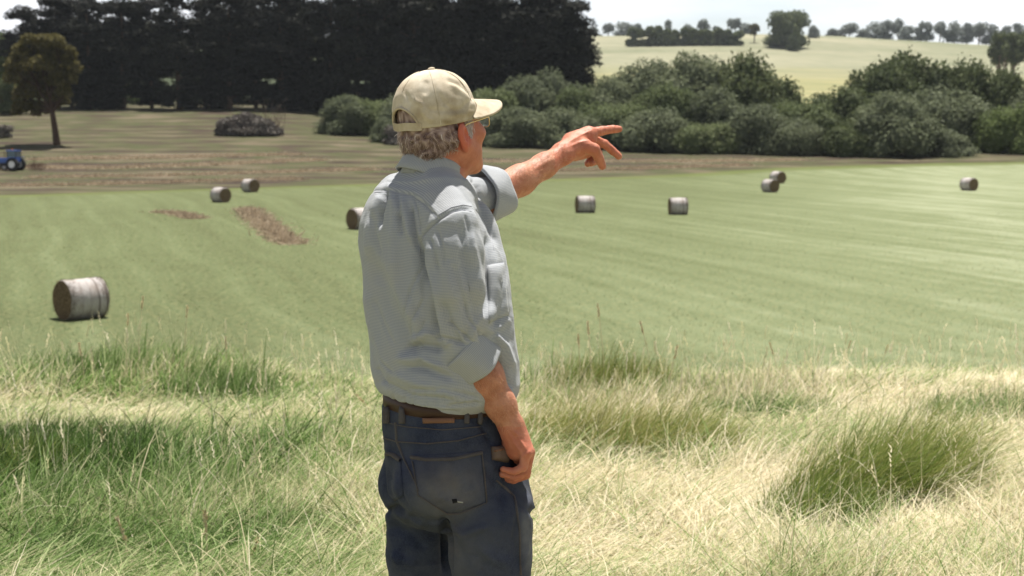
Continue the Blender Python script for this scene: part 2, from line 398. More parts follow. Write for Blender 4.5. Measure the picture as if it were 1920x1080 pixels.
def patch(bvh, quad, n=(14, 14), thick=.003, name="patch", mat=None, parent=None, puff=0.0, corner=None):
    """a piece of cloth with thickness laid on a surface; quad = 4 px corners (tl, tr, br, bl) + optional pointed bottom"""
    nu, nv = n; q = np.array(quad[:4], float); V = []; U = []
    for j in range(nv + 1):
        for i in range(nu + 1):
            s, t = i / nu, j / nv
            a = q[0] * (1 - s) + q[1] * s; b = q[3] * (1 - s) + q[2] * s
            if corner is not None: b = b + np.array(corner) * (1 - abs(2 * s - 1))
            c = a * (1 - t) + b * t; h, nn = cast(bvh, *c)
            if h is None: h, nn = V[-1], U[-1]
            V.append(h); U.append(nn)
    V = np.array(V); U = np.array(U); g = np.arange((nu + 1) * (nv + 1)).reshape(nv + 1, nu + 1)
    S, T = np.meshgrid(np.linspace(0, 1, nu + 1), np.linspace(0, 1, nv + 1)); e = (np.minimum(np.minimum(S, 1 - S), np.minimum(T, 1 - T)) * 8).clip(0, 1).ravel()
    top = V + U * (thick * (.6 + .4 * e) + puff * e)[:, None]; bot = V - U * .004
    F = np.stack([g[:-1, :-1].ravel(), g[1:, :-1].ravel(), g[1:, 1:].ravel(), g[:-1, 1:].ravel()], 1)
    n0 = len(V); ring = np.concatenate([g[0, :], g[1:, -1], g[-1, -2::-1], g[-2:0:-1, 0]]); r2 = np.roll(ring, -1)
    side = np.stack([ring, r2, r2 + n0, ring + n0], 1)
    return mesh_np(name, np.concatenate([top, bot]), [F, F[:, ::-1] + n0, side], mat, parent)
def ribbon(bvh, pts, wpx=3, thick=.002, name="seam", mat=None, parent=None, step=4):
    pts = np.array(pts, float); out = []
    for i in range(len(pts) - 1):
        m = max(2, int(np.hypot(*(pts[i + 1] - pts[i])) / step))
        for k in range(m): out.append(pts[i] + (pts[i + 1] - pts[i]) * k / m)
    out.append(pts[-1]); out = np.array(out); tg = np.gradient(out, axis=0); tg /= np.linalg.norm(tg, axis=1)[:, None] + 1e-9
    nr = np.stack([-tg[:, 1], tg[:, 0]], 1); rows = []
    for c, m in zip(out, nr):
        r = []
        for s in (-1, -.55, .55, 1):
            h, nn = cast(bvh, *(c + m * s * wpx / 2))
            if h is None: r = None; break
            r.append(h + nn * (thick if abs(s) < .9 else -.001))
        if r is not None: rows.append(r)
    if len(rows) < 2: return None
    V = np.array(rows).reshape(-1, 3); nr_ = len(rows); g = np.arange(nr_ * 4).reshape(nr_, 4)
    F = np.stack([g[:-1, :-1].ravel(), g[:-1, 1:].ravel(), g[1:, 1:].ravel(), g[1:, :-1].ravel()], 1)
    return mesh_np(name, V, F, mat, parent)

# ------------------------------------------------------------------ person materials
def skin_mat():
    t = NT("skin"); o = t.obj(); n1 = t.noise(35, 4, o); n2_ = t.noise(260, 3, o); red = t.attr("red")
    c = t.ramp(n1, [(.3, (.34, .145, .085)), (.5, (.43, .196, .118)), (.7, (.52, .265, .17))])
    c = t.mix(t.math('MULTIPLY', red, .75), c, (.46, .085, .050))
    c = t.mix(t.ramp(n2_, [(.55, 0.0), (.75, .35)]), c, (.33, .15, .09))
    b = t.bump(t.math('ADD', n2_, t.math('MULTIPLY', n1, 1.5)), .35, .003)
    return t.done(t.bsdf(c, .55, b, spec=.35, Subsurface_Weight=.12, Subsurface_Scale=.012))
def stripe_mat(name="striped_cotton", vert=False):
    t = NT(name); s = t.attr("stripe"); o = t.obj()
    wv = t.math('SINE', t.math('MULTIPLY', s, 2 * math.pi / .0032)); wv = t.math('ADD', t.math('MULTIPLY', wv, .5), .5)
    ck = t.math('SINE', t.math('MULTIPLY', t.attr("cross"), 2 * math.pi / .0022)); ck = t.math('ADD', t.math('MULTIPLY', ck, .22), .78)
    f = t.math('MULTIPLY', t.ramp(wv, [(.25, 0.0), (.6, 1.0)]), ck)
    c = t.mix(f, (.365, .38, .40), (.25, .268, .30))
    c = t.mix(t.ramp(t.noise(9, 4, o), [(.45, 0.0), (.8, .12)]), c, (.42, .36, .30))
    b = t.bump(t.math('ADD', t.noise(420, 2, o), t.math('MULTIPLY', t.noise(40, 4, o), 1.6)), .35, .003)
    return t.done(t.bsdf(c, .9, b, spec=.12, Sheen_Weight=.1))
def denim_mat(name="denim", lo=(.009, .012, .025), hi=(.037, .046, .078), dirt=.5):
    t = NT(name); o = t.obj()
    c = t.ramp(t.noise(14, 6, o, .6), [(.3, lo), (.7, hi)])
    c = t.mix(t.ramp(t.noise(900, 2, t.mapping(o, (1, 1, .35))), [(.35, 0.0), (.75, .55)]), c, [x * 1.9 for x in hi])
    c = t.mix(t.ramp(t.noise(7, 6, o, .65), [(.42, 0.0), (.68, .75)]), c, (.055, .058, .068))
    wear_and_sun = t.attr("wear_and_sun")
    c = t.mix(t.math('MULTIPLY', wear_and_sun, t.ramp(t.noise(30, 5, o), [(.25, .25), (.7, 1.0)])), c, (.17, .175, .19))
    c = t.mix(t.math('MULTIPLY', t.attr("dirt"), t.ramp(t.noise(24, 5, o), [(.35, .1), (.75, dirt)])), c, (.15, .125, .095))
    b = t.bump(t.math('ADD', t.noise(700, 2, o), t.math('MULTIPLY', t.noise(60, 5, o), 2.0)), .45, .003)
    return t.done(t.bsdf(c, .88, b, spec=.15))
def cotton_mat():
    t = NT("khaki_cotton"); o = t.obj()
    c = t.ramp(t.noise(22, 5, o, .6), [(.3, (.39, .325, .24)), (.5, (.53, .465, .365)), (.7, (.64, .58, .48))])
    c = t.mix(t.math('MULTIPLY', t.attr("grime"), t.ramp(t.noise(45, 4, o), [(.25, .4), (.75, 1.0)])), c, (.22, .165, .08))
    b = t.bump(t.math('ADD', t.noise(600, 2, o), t.math('MULTIPLY', t.noise(50, 4, o), 1.8)), .3, .003)
    return t.done(t.bsdf(c, .9, b, spec=.1))
def hair_mat():
    t = NT("grey_hair"); o = t.obj(); a = t.attr("tone")
    c = t.ramp(a, [(0, (.075, .042, .036)), (.4, (.20, .130, .112)), (.75, (.38, .29, .265)), (1, (.70, .63, .60))])
    return t.done(t.bsdf(c, .5, spec=.4))
SKIN, SHIRT, DENIM, COTTON, HAIR = skin_mat(), stripe_mat(), denim_mat(), cotton_mat(), hair_mat()
SEAM = denim_mat("denim_seam", (.032, .027, .028), (.085, .070, .064))
LEATHER = simple("brown_leather", (.045, .022, .015), .55); TAN = simple("tan_leather", (.17, .085, .05), .6)
GOLD = simple("gold_metal", (.75, .58, .28), .25, metal=1.0, spec=.5); DARKBOOT = simple("boot_leather", (.06, .04, .028), .6)
CREAM = simple("cream_thread", (.52, .47, .38), .9); DARKIN = simple("shadowed_lining", (.10, .085, .085), .95)
gt = NT("spectacle_glass"); _gl = gt.n("BsdfGlass", {'Color': (.93, .95, .85), 'Roughness': .02, 'IOR': 1.3}); _tr = gt.n("BsdfTransparent")
_mx = gt.n("MixShader"); _mx.inputs[0].default_value = .6; gt.set(_mx.inputs[1], _gl.outputs[0]); gt.set(_mx.inputs[2], _tr.outputs[0]); GLASS = gt.done(_mx.outputs[0])

# ------------------------------------------------------------------ the man
AL = R(33); FD = np.array([math.cos(AL), math.sin(AL), 0]); RD = np.array([math.sin(AL), -math.cos(AL), 0]); UZ = np.array([0, 0, 1.])
S0 = 849.0
def row(py, xl, xr, ratio=1.33, dd=0.0):
    c = M((xl + xr) / 2, py, dd); wv = (xr - xl) / 2 / S0
    b = wv / math.sqrt(math.cos(AL) ** 2 + (ratio * math.sin(AL)) ** 2)
    return (M(800, py, dd - .11)[2], c[0], c[1], b * ratio, b)
# head frame
HB = R(44); HP = R(9)
hf0 = np.array([math.cos(HB), math.sin(HB), 0]); HR = np.array([math.sin(HB), -math.cos(HB), 0])
HF = hf0 * math.cos(HP) + UZ * math.sin(HP); HU = -hf0 * math.sin(HP) + UZ * math.cos(HP)
HO = M(822, 224, 0.0)
def H(f, r, u): return HO + HF * f + HR * r + HU * u
HAX = [HF, HR, HU]

def hand_right():
    """hanging hand, seen from the little-finger side; curled fingers point back"""
    d0 = -.13
    pr = []
    W = M(962, 806, d0)
    pr += [(cap_sdf(M(960, 800, d0), M(972, 838, d0 + .01), .027, .031), .012, 'u'),
           (cap_sdf(M(962, 830, d0 + .03), M(975, 855, d0 + .045), .024, .020), .015, 'u'),
           (cap_sdf(M(972, 826, d0 - .005), M(986, 848, d0 - .012), .020, .016), .012, 'u')]
    dz = [-.024, -.004, .017, .038]          # little ... index, away from the camera
    kn = [(986, 850), (992, 849), (991, 848), (985, 846)]
    pip = [(981, 876), (987, 884), (985, 889), (980, 888)]
    dip = [(962, 885), (965, 894), (962, 899), (957, 898)]
    tip = [(944, 880), (942, 889), (939, 894), (936, 892)]
    rr = [(.0115, .0095, .0082, .0070), (.0125, .0105, .009, .0078), (.013, .011, .0095, .008), (.0125, .0105, .009, .0078)]
    for z, a, b, c, e, r in zip(dz, kn, pip, dip, tip, rr):
        A, B_, C_, E = (M(*q, d0 + z) for q in (a, b, c, e))
        pr += [(cap_sdf(M(972, 830, d0 + z * .7), A, .014, r[0]), .008, 'u'), (cap_sdf(A, B_, r[0], r[1]), .003, 'u'),
               (cap_sdf(B_, C_, r[1] * 1.05, r[2]), .003, 'u'), (cap_sdf(C_, E, r[2] * 1.04, r[3]), .002, 'u')]
    # thumb, on the far side of the palm, closing over the index finger
    pr += [(cap_sdf(M(962, 822, d0 + .045), M(955, 852, d0 + .062), .015, .0125), .010, 'u'),
           (cap_sdf(M(955, 852, d0 + .062), M(946, 873, d0 + .060), .0125, .0105), .003, 'u'),
           (cap_sdf(M(946, 873, d0 + .060), M(934, 887, d0 + .052), .0108, .0085), .003, 'u')]
    return pr
def hand_left():
    """pointing hand, thumb side to the camera"""
    d = .62; sc_ = 1.0
    p = lambda x, y, z=0.0: M(x, y, d + z)
    pr = [(cap_sdf(M(1055, 288, .56), p(1078, 273, -.02), .028, .030), .015, 'u'),
          (cap_sdf(p(1074, 272), p(1100, 262, .01), .031, .026), .015, 'u'),
          (cap_sdf(p(1074, 266, .01), p(1104, 250, .015), .024, .018), .012, 'u'),
          (cap_sdf(p(1078, 284, -.005), p(1098, 284, -.005), .024, .018), .012, 'u')]
    # index, straight
    pr += [(cap_sdf(p(1090, 258), p(1108, 250, .01), .017, .0135), .01, 'u'), (cap_sdf(p(1108, 250, .01), p(1130, 245, .035), .0130, .0115), .004, 'u'),
           (cap_sdf(p(1130, 245, .035), p(1149, 242, .055), .0112, .0098), .003, 'u'), (cap_sdf(p(1149, 242, .055), p(1161, 242, .065), .0100, .0080), .002, 'u')]
    # middle, dropped below it
    pr += [(cap_sdf(p(1096, 262, .03), p(1112, 262, .045), .016, .0130), .006, 'u'), (cap_sdf(p(1112, 262, .045), p(1133, 270, .06), .0130, .0112), .003, 'u'),
           (cap_sdf(p(1133, 270, .06), p(1149, 283, .065), .0112, .0100), .003, 'u'), (cap_sdf(p(1149, 283, .065), p(1160, 293, .066), .0100, .0083), .002, 'u')]
    # ring and little, folded in
    pr += [(cap_sdf(p(1092, 270, .045), p(1108, 272, .06), .014, .0125), .006, 'u'), (cap_sdf(p(1108, 272, .06), p(1121, 287, .055), .0122, .0108), .003, 'u'),
           (cap_sdf(p(1121, 287, .055), p(1118, 302, .045), .0105, .0095), .003, 'u'), (cap_sdf(p(1118, 302, .045), p(1108, 306, .03), .0095, .0082), .002, 'u'),
           (cap_sdf(p(1088, 278, .055), p(1101, 284, .068), .0125, .0108), .006, 'u'), (cap_sdf(p(1101, 284, .068), p(1109, 298, .06), .0105, .0092), .003, 'u'),
           (cap_sdf(p(1109, 298, .06), p(1102, 307, .045), .009, .008), .002, 'u')]
    # thumb, from the side of the palm towards the camera
    pr += [(cap_sdf(p(1074, 280, -.025), p(1097, 276, -.035), .020, .0165), .012, 'u'), (cap_sdf(p(1097, 275, -.035), p(1114, 280, -.03), .0175, .0155), .004, 'u'),
           (cap_sdf(p(1114, 280, -.03), p(1123, 297, -.012), .0145, .0122), .003, 'u'), (cap_sdf(p(1123, 297, -.012), p(1129, 311, .0), .0120, .0092), .002, 'u')]
    return [((lambda p, f=q[0][0]: f(p) - .0010), q[0][1] - .001, q[0][2] + .001) and (((lambda p, f=q[0][0]: f(p) - .0010), q[0][1] - .001, q[0][2] + .001), q[1], q[2]) for q in pr]

KNEE = .50
hipR, hipL = M(908, 960, -.095), M(800, 960, .115)
def legline(hip, kx, ax):
    k = np.array([hip[0] + kx, hip[1], KNEE + .02]); k[1] += .01; a = np.array([hip[0] + ax, hip[1] + .0, .09]); return k, a
kR, aR = legline(hipR, .02, .015); kL, aL = legline(hipL, -.01, .0)
def body_prims():
    pr = []
    rows = [row(345, 775, 845), row(400, 738, 880), row(480, 712, 902), row(600, 712, 930), row(720, 722, 940), row(800, 735, 930), row(880, 755, 940), row(940, 775, 950)]
    pr.append((loft_sdf(rows, FD, RD), .02, 'u'))
    NB = M(815, 345, 0)
    pr += [(cap_sdf(NB, M(848, 428, -.14), .036, .034), .02, 'u'), (cap_sdf(NB, M(756, 382, .15), .036, .034), .02, 'u')]
    # arms
    pr += [(cap_sdf(M(850, 435, -.145), M(866, 645, -.15), .040, .040), .02, 'u'),
           (cap_sdf(M(866, 645, -.15), M(908, 705, -.145), .040, .0385), .02, 'u'),
           (cap_sdf(M(908, 705, -.145), M(938, 758, -.135), .0385, .031), .02, 'u'),
           (cap_sdf(M(938, 758, -.135), M(961, 805, -.13), .031, .0255), .02, 'u')]
    pr += [(cap_sdf(M(756, 380, .15), M(905, 372, .36), .040, .042), .02, 'u'),
           (cap_sdf(M(905, 372, .36), M(975, 338, .45), .042, .037), .02, 'u'),
           (cap_sdf(M(975, 338, .45), M(1020, 311, .51), .037, .030), .02, 'u'),
           (cap_sdf(M(1020, 311, .51), M(1055, 289, .56), .030, .0265), .02, 'u')]
    pr += hand_right() + hand_left()
    # neck and head
    pr += [(cap_sdf(M(815, 345, .0), H(-.020, 0, -.055), .057, .054), .03, 'u'),
           (cap_sdf(M(826, 335, .01), H(.030, 0, -.095), .042, .040), .03, 'u'),
           (ell_sdf(H(.000, 0, .020), HAX, (.089, .073, .078)), .02, 'u'),
           (ell_sdf(H(.030, 0, -.040), HAX, (.063, .060, .070)), .03, 'u'),
           (ell_sdf(H(.040, 0, -.075), HAX, (.055, .050, .045)), .03, 'u'),
           (cap_sdf(H(.010, .052, -.055), H(.070, .014, -.108), .020, .017), .025, 'u'),
           (cap_sdf(H(.010, -.052, -.055), H(.070, -.014, -.108), .020, .017), .025, 'u'),
           (cap_sdf(H(.082, .012, -.118), H(.082, -.012, -.118), .013), .02, 'u')]
    for s in (1, -1):
        pr += [(cap_sdf(H(.088, .012 * s, .006), H(.076, .045 * s, .004), .010, .008), .015, 'u'),      # brow
               (ell_sdf(H(.068, .042 * s, -.040), HAX, (.022, .020, .018)), .02, 'u'),                  # cheek
               (ell_sdf(H(.092, .030 * s, -.013), HAX, (.012, .016, .010)), .010, 's'),
               (ell_sdf(H(.078, .030 * s, -.013), HAX, (.0125, .0125, .0125)), .003, 'u'),              # eye
               (ell_sdf(H(.109, .0085 * s, -.048), HAX, (.008, .007, .006)), .006, 'u')]
        # ear: rim, bowl, lobe
        ea = [HF * .35 + HR * .94 * s, HF * .94 - HR * .35 * s, HU]
        pr += [(ell_sdf(H(-.004, .080 * s, -.035), [ea[1] + HU * .2, ea[0], HU - ea[1] * .2], (.018, .0090, .028)), .004, 'u'),
               (ell_sdf(H(.000, .089 * s, -.033), [ea[1] + HU * .2, ea[0], HU - ea[1] * .2], (.010, .0075, .017)), .003, 's'),
               (cap_sdf(H(-.002, .077 * s, -.058), H(.004, .074 * s, -.068), .0085, .007), .006, 'u')]
    pr += [(cap_sdf(H(.094, 0, -.005), H(.114, 0, -.040), .009, .0115), .010, 'u'),
           (cap_sdf(H(.092, .018, -.076), H(.092, -.018, -.076), .0055), .006, 'u'),
           (cap_sdf(H(.090, .015, -.086), H(.090, -.015, -.086), .0060), .006, 'u'),
           (cap_sdf(H(.101, .022, -.081), H(.101, -.022, -.081), .0018), .002, 's')]
    # legs
    for h, k, a in ((hipR, kR, aR), (hipL, kL, aL)):
        pr += [(cap_sdf(h, k, .058, .046), .03, 'u'), (cap_sdf(k, a, .046, .038), .02, 'u'), (cap_sdf(a, a + FD * .10 - UZ * .03, .040, .030), .02, 'u')]
    return pr

def make_person():
    V, F = surf(body_prims(), .0026)
    N = vnormals(V, F)
    q = V * 26; px, py = proj(V)
    hand = (((px > 1040) | ((py > 800) & (px > 915) & (py < 910))) & (V[:, 2] > .6)).astype(float)
    arm = ((px > 955) & (py < 420)) | ((py > 690) & (px > 850) & (V[:, 1] < 3.1) & (V[:, 2] > .75))
    V2 = V + N * (fbm(V * 90, 3, 3) * (.0007 + .0005 * hand))[:, None]
    # tendons and veins on the backs of the hands
    V2 = strokes(V2, N, [([(1066, 266), (1088, 254), (1106, 246)], 2.5, .0022), ([(1070, 274), (1090, 266), (1110, 262)], 2.5, .0018), ([(1078, 290), (1100, 288)], 3, -.002),
                         ([(964, 808), (975, 826), (988, 846)], 3, .0022), ([(955, 812), (965, 832), (978, 850)], 3, .0018), ([(958, 806), (978, 818)], 2.5, .0016),
                         ([(1129, 238), (1131, 252)], 1.6, -.0012), ([(1133, 238), (1135, 251)], 1.6, -.0010), ([(1148, 236), (1149, 249)], 1.5, -.0012), ([(1108, 242), (1112, 256)], 3, .0014), ([(1131, 262), (1127, 276)], 1.6, -.0012), ([(1149, 275), (1143, 288)], 1.6, -.001),
                         ([(1110, 270), (1119, 288)], 2, -.0012), ([(1125, 292), (1116, 302)], 1.6, -.0012), ([(1060, 268), (1066, 300)], 3, -.0014), ([(1050, 272), (1057, 304)], 3, -.001), ([(985, 876), (975, 890)], 1.8, -.0012), ([(962, 880), (960, 898)], 1.8, -.0012), ([(996, 846), (980, 856)], 3, .0014), ([(945, 882), (944, 894)], 1.6, -.0010),
                         ([(950, 812), (976, 804)], 2.5, -.0012), ([(948, 770), (962, 800)], 3, .0016), ([(930, 735), (945, 765)], 4, .0015), ([(1000, 318), (1040, 296)], 4, .0015), ([(1108, 275), (1116, 284)], 3, -.001),
                         ([(858, 300), (868, 318)], 2.5, -.002), ([(848, 306), (856, 322)], 2.5, -.0018), ([(880, 300), (872, 316)], 3, -.0015)])
    ear = np.minimum(np.linalg.norm(V - H(-.002, .084, -.034), axis=1), np.linalg.norm(V - H(-.002, -.084, -.034), axis=1))
    loc = V - HO; hu = loc @ HU; hr = np.abs(loc @ HR); hfw = loc @ HF; hd = np.linalg.norm(loc, axis=1) < .2
    red = np.clip(1.7 - ear / .024, 0, 1) * 1.0 + .42 * hd + .38 * hand + .10 * arm + .12 * (fbm(V * 30, 8, 2) + .3)  # ear: ruddy skin, with its backlit glow painted into the redness
    red = np.clip(red, 0, 1)
    person = mesh_np("person", V2, F, SKIN, attrs={"red": red})
    tag(person, "man in beige cap, striped shirt and dark jeans pointing right across the field", "person")
    HB_ = bvh_of(V2, F); V2b, Fb_ = V2, F

    # ---- shirt
    rows = [(775, 726, 944), (765, 720, 956), (755, 712, 965), (742, 703, 971), (728, 697, 973), (710, 693, 971), (660, 689, 967), (600, 685, 960), (540, 680, 950),
            (480, 680, 932), (430, 684, 910), (390, 696, 893), (362, 712, 880), (345, 732, 870)]
    sp = [(loft_sdf([row(*r) for r in rows], FD, RD), .02, 'u')]
    sp += [(cap_sdf(M(808, 324, .0), M(851, 424, -.15), .050, .050), .04, 'u'), (cap_sdf(M(808, 326, 0), M(752, 378, .15), .050, .050), .04, 'u'),
           (ell_sdf(M(757, 440, .0), [FD, RD, UZ], (.075, .14, .12)), .03, 'u')]
    slv = [(849, 432, -.148, .051), (851, 470, -.158, .060), (856, 540, -.165, .061), (866, 600, -.16, .0585), (872, 648, -.155, .053), (892, 676, -.15, .047)]
    for a, b in zip(slv[:-1], slv[1:]): sp.append((cap_sdf(M(*a[:3]), M(*b[:3]), a[3], b[3]), .012, 'u'))
    sp += [(cap_sdf(M(752, 374, .15), M(860, 372, .29), .058, .056), .02, 'u'), (cap_sdf(M(860, 372, .29), M(912, 367, .36), .052, .044), .01, 'u')]
    # chest hanging forward of the arm, breast pocket
    sp += [(ell_sdf(M(893, 510, .03), [FD, RD, UZ], (.050, .09, .16)), .02, 'u')]
    V, F = surf(sp, .0027); N = vnormals(V, F)
    folds = [
        ([(727, 360), (722, 378), (715, 400), (712, 425)], 4.5, -.011), ([(716, 366), (706, 385), (694, 430), (690, 480)], 9, .006), ([(739, 366), (742, 395), (738, 450), (745, 520)], 9, .006),
        ([(756, 372), (762, 410), (772, 455)], 6, .005), ([(750, 400), (752, 440)], 5, -.004), ([(770, 385), (776, 430), (783, 470)], 5, -.006), ([(700, 400), (703, 440), (715, 480)], 6, -.004),
        ([(700, 480), (725, 560), (760, 640), (800, 700)], 14, -.007), ([(720, 470), (750, 550), (790, 620)], 13, .005), ([(688, 540), (700, 620), (730, 700)], 11, .005), ([(680, 600), (705, 690), (715, 725)], 9, -.005),
        ([(730, 520), (752, 600), (768, 640)], 9, -.004),
        ([(755, 655), (790, 648), (830, 655)], 9, -.009), ([(745, 672), (790, 672), (835, 690)], 8, .006), ([(758, 688), (800, 694), (850, 712)], 8, -.007), ([(770, 640), (800, 625), (822, 628)], 8, .005),
        ([(735, 700), (790, 722), (860, 740)], 8, .004), ([(712, 712), (770, 742), (850, 752)], 6, -.0045), ([(760, 730), (830, 730), (900, 748)], 6, -.004), ([(840, 762), (900, 757)], 4, -.004), ([(740, 752), (790, 758), (850, 766)], 4, .003),
        ([(698, 733), (740, 752), (800, 768), (860, 772)], 4, -.003), ([(700, 690), (722, 722)], 5, -.004),
        # arm against the back
        ([(786, 452), (793, 490), (803, 530), (813, 580), (822, 630)], 6, -.012), ([(780, 470), (790, 510), (800, 560)], 9, -.004),
        # seams: yoke and armhole
        ([(684, 366), (705, 358), (730, 358), (774, 367), (800, 385), (822, 412)], 3.8, -.0020), ([(690, 358), (728, 351), (778, 360), (826, 404)], 6, .0014),
        ([(884, 394), (866, 391), (848, 396), (822, 412), (800, 432), (787, 453)], 3.6, -.0034), 
        # sleeve
        ([(800, 470), (812, 540), (828, 610), (836, 650)], 9, .006), ([(842, 485), (842, 520), (850, 570)], 11, .004), ([(866, 420), (872, 480), (884, 560), (900, 620)], 8, -.005), ([(880, 430), (892, 500), (903, 570)], 8, .005),
        ([(826, 560), (850, 620), (862, 650)], 9, -.005), ([(812, 600), (826, 640)], 6, -.005), ([(872, 560), (880, 610), (872, 640)], 8, -.004), ([(905, 590), (880, 640)], 7, .004), ([(840, 480), (858, 530), (880, 600)], 8, -.003),
        ([(826, 628), (850, 640), (874, 648)], 3, -.0040), ([(836, 602), (862, 622), (886, 642)], 3, -.0036), ([(880, 598), (895, 618), (903, 638)], 3, -.003), ([(832, 650), (850, 640)], 3, .002),
        ([(806, 446), (812, 470), (822, 510)], 3, -.003), ([(820, 430), (828, 460), (834, 500)], 3.5, -.0025), ([(872, 402), (878, 430), (882, 470)], 4, -.003),
        ([(790, 500), (770, 545), (762, 590)], 4, -.0028), ([(795, 560), (775, 600), (770, 640)], 4, -.0028), ([(800, 600), (785, 630), (785, 660)], 4, -.0025), ([(700, 560), (716, 600), (740, 650)], 4, -.0025),
        ([(694, 640), (712, 672), (740, 700)], 4, -.0030), ([(776, 370), (786, 400), (790, 440)], 3, -.0025), ([(746, 362), (750, 392), (748, 420)], 3, -.0022),
        *[([(738 + 19 * q, 728 + 3 * (q % 3)), (741 + 19 * q + 3 * math.sin(q * 2.3), 764)], 3.0, -.0013) for q in range(9)],
        # shirt front
        ([(897, 393), (915, 420), (930, 455)], 5, -.004), ([(912, 440), (919, 480), (917, 540), (907, 600)], 7, -.008),
        ([(928, 470), (930, 520), (922, 570), (912, 610)], 9, .004), ([(938, 500), (940, 560), (928, 608)], 6, -.004), ([(912, 622), (940, 612), (955, 596)], 8, .003),
        ([(940, 470), (948, 520), (952, 590)], 5, .003), ([(905, 625), (925, 660), (950, 700)], 8, -.007), ([(925, 625), (948, 650), (962, 690)], 7, .006), ([(930, 650), (940, 690), (962, 730)], 6, -.006),
        # front between neck and pointing arm
        ([(868, 336), (882, 352), (893, 378)], 5, .004), ([(884, 334), (896, 350), (903, 374)], 4, -.006), ([(850, 345), (868, 362), (884, 385)], 5, -.002)]
    V = strokes(V, N, folds, fold_gain=1.45); N = vnormals(V, F)
    rdg = 1 - np.abs(fbm(V * np.array([9, 9, 5.]), 77, 2)) * 2.2
    V = V + N * (fbm(V * np.array([14, 14, 7.]), 21, 3) * .0035 + rdg.clip(0, 1) ** 3 * .0025 + fbm(V * 48, 31, 2) * .0011)[:, None]
    tanH = np.hypot(V[:, 0], V[:, 1] - 3.14)
    px, py = proj(V)
    # cloth coordinates: stripes run round the torso, round the upper arm, and front to back over the yoke
    yk = np.interp(px, [684, 730, 774, 822, 848, 884, 900], [366, 358, 367, 412, 396, 394, 300])
    armR = (V[:, 1] < 3.10) & (px > 786) & (py > np.interp(px, [786, 822, 848, 884, 930], [453, 412, 396, 394, 430])) & (px < np.interp(py, [390, 440, 500, 640, 700], [905, 915, 915, 925, 960]))
    ax = M(872, 648, -.155) - M(850, 424, -.15); ax /= np.linalg.norm(ax)
    stripe = V[:, 2].copy() + .004 * n2(px * .02, py * .02, 1, 3)
    stripe = np.where(armR, V @ ax, stripe); cross = V @ RD
    yok = (py < yk) & (~armR); stripe = np.where(yok, V @ (FD * .75 + UZ * .2), stripe); cross = np.where(yok, V @ RD, cross)
    larm = (V[:, 1] > 3.36); axl = M(912, 367, .36) - M(752, 374, .15); axl /= np.linalg.norm(axl); stripe = np.where(larm, V @ UZ, stripe)
    shirt = mesh_np("shirt", V, F, SHIRT, person, attrs={"stripe": stripe, "cross": cross})
    SB = bvh_of(V, F)
    TH_ = simple("shirt_seam_thread", (.30, .31, .34), .9)
    for pts_, nm_ in (([(686, 367), (705, 360), (730, 360), (774, 369), (800, 387), (820, 410)], "yoke_seam"), ([(884, 396), (866, 393), (848, 398), (822, 413), (802, 432), (789, 455), (786, 480)], "armhole_seam"), ([(820, 404), (846, 389), (868, 384), (884, 387)], "topstitching"), ([(892, 392), (908, 414), (920, 440), (926, 468)], "front_seam")):
        ribbon(SB, pts_, 1.8, .0010, nm_, TH_, shirt, 3)
    bp = patch(SB, [(913, 498), (944, 492), (953, 590), (916, 606)], (8, 14), .0035, "breast_pocket", None, shirt, puff=.004)
    bp.data.materials.append(SHIRT)
    co = np.zeros(len(bp.data.vertices) * 3, np.float32); bp.data.vertices.foreach_get("co", co); co = co.reshape(-1, 3)
    for nm, val in (("stripe", co[:, 2]), ("cross", co[:, 0])): bp.data.attributes.new(nm, 'FLOAT', 'POINT').data.foreach_set("value", val.astype(np.float32))

    def cuff(c, axis, r0, r1, L, flat, name, seed, amp=.003):
        axis = axis / np.linalg.norm(axis); sx = np.cross(axis, UZ); sx /= np.linalg.norm(sx); sy = np.cross(sx, axis)
        nu = 96; prof = [(-.5, 0.0), (-.5, .004), (-.42, .0055), (0, .005), (.42, .0055), (.5, .004), (.52, 0), (.50, -.004), (.3, -.005), (-.3, -.006), (-.5, -.004)]
        Vv, st = [], []
        for (s, o) in prof:
            for k in range(nu):
                a = 2 * math.pi * k / nu; rr = r0 + (r1 - r0) * (s + .5)
                wv = amp * math.sin(3 * a + seed + s * 2) + amp * .6 * math.sin(5 * a + 2 * seed - s * 3)
                dirv = sx * math.cos(a) + sy * math.sin(a) * flat
                ls = s * (1 + .10 * math.sin(a * 2 + seed))
                Vv.append(c + axis * ls * L + dirv * (rr + o + wv)); st.append((s * L, a * rr))
        Vv = np.array(Vv); st = np.array(st); n = len(prof); g = np.arange(n * nu).reshape(n, nu)
        F_ = []
        for i in range(n):
            j = (i + 1) % n
            for k in range(nu): F_.append((g[i, k], g[j, k], g[j, (k + 1) % nu], g[i, (k + 1) % nu]))
        return mesh_np(name, Vv, np.array(F_), SHIRT, shirt, attrs={"stripe": st[:, 0] if seed < 2 else st[:, 1] , "cross": st[:, 1] if seed < 2 else st[:, 0]})
    cR = cuff(M(885, 670, -.15), M(918, 704, -.145) - M(866, 652, -.155), .056, .052, .068, .97, "rolled_cuff", 1.0)
    cL = cuff(M(920, 365, .368), M(975, 354, .43) - M(898, 371, .345), .067, .052, .070, 1.06, "rolled_cuff", 2.6, .0035)
    # placket of the pointing sleeve showing inside the roll
    # ---- collar
    c0 = M(811, 314, .0); cn = UZ * math.cos(R(21)) + FD * math.sin(R(21)); cf = np.cross(RD, cn); cf /= np.linalg.norm(cf); cf = cf if cf @ FD > 0 else -cf
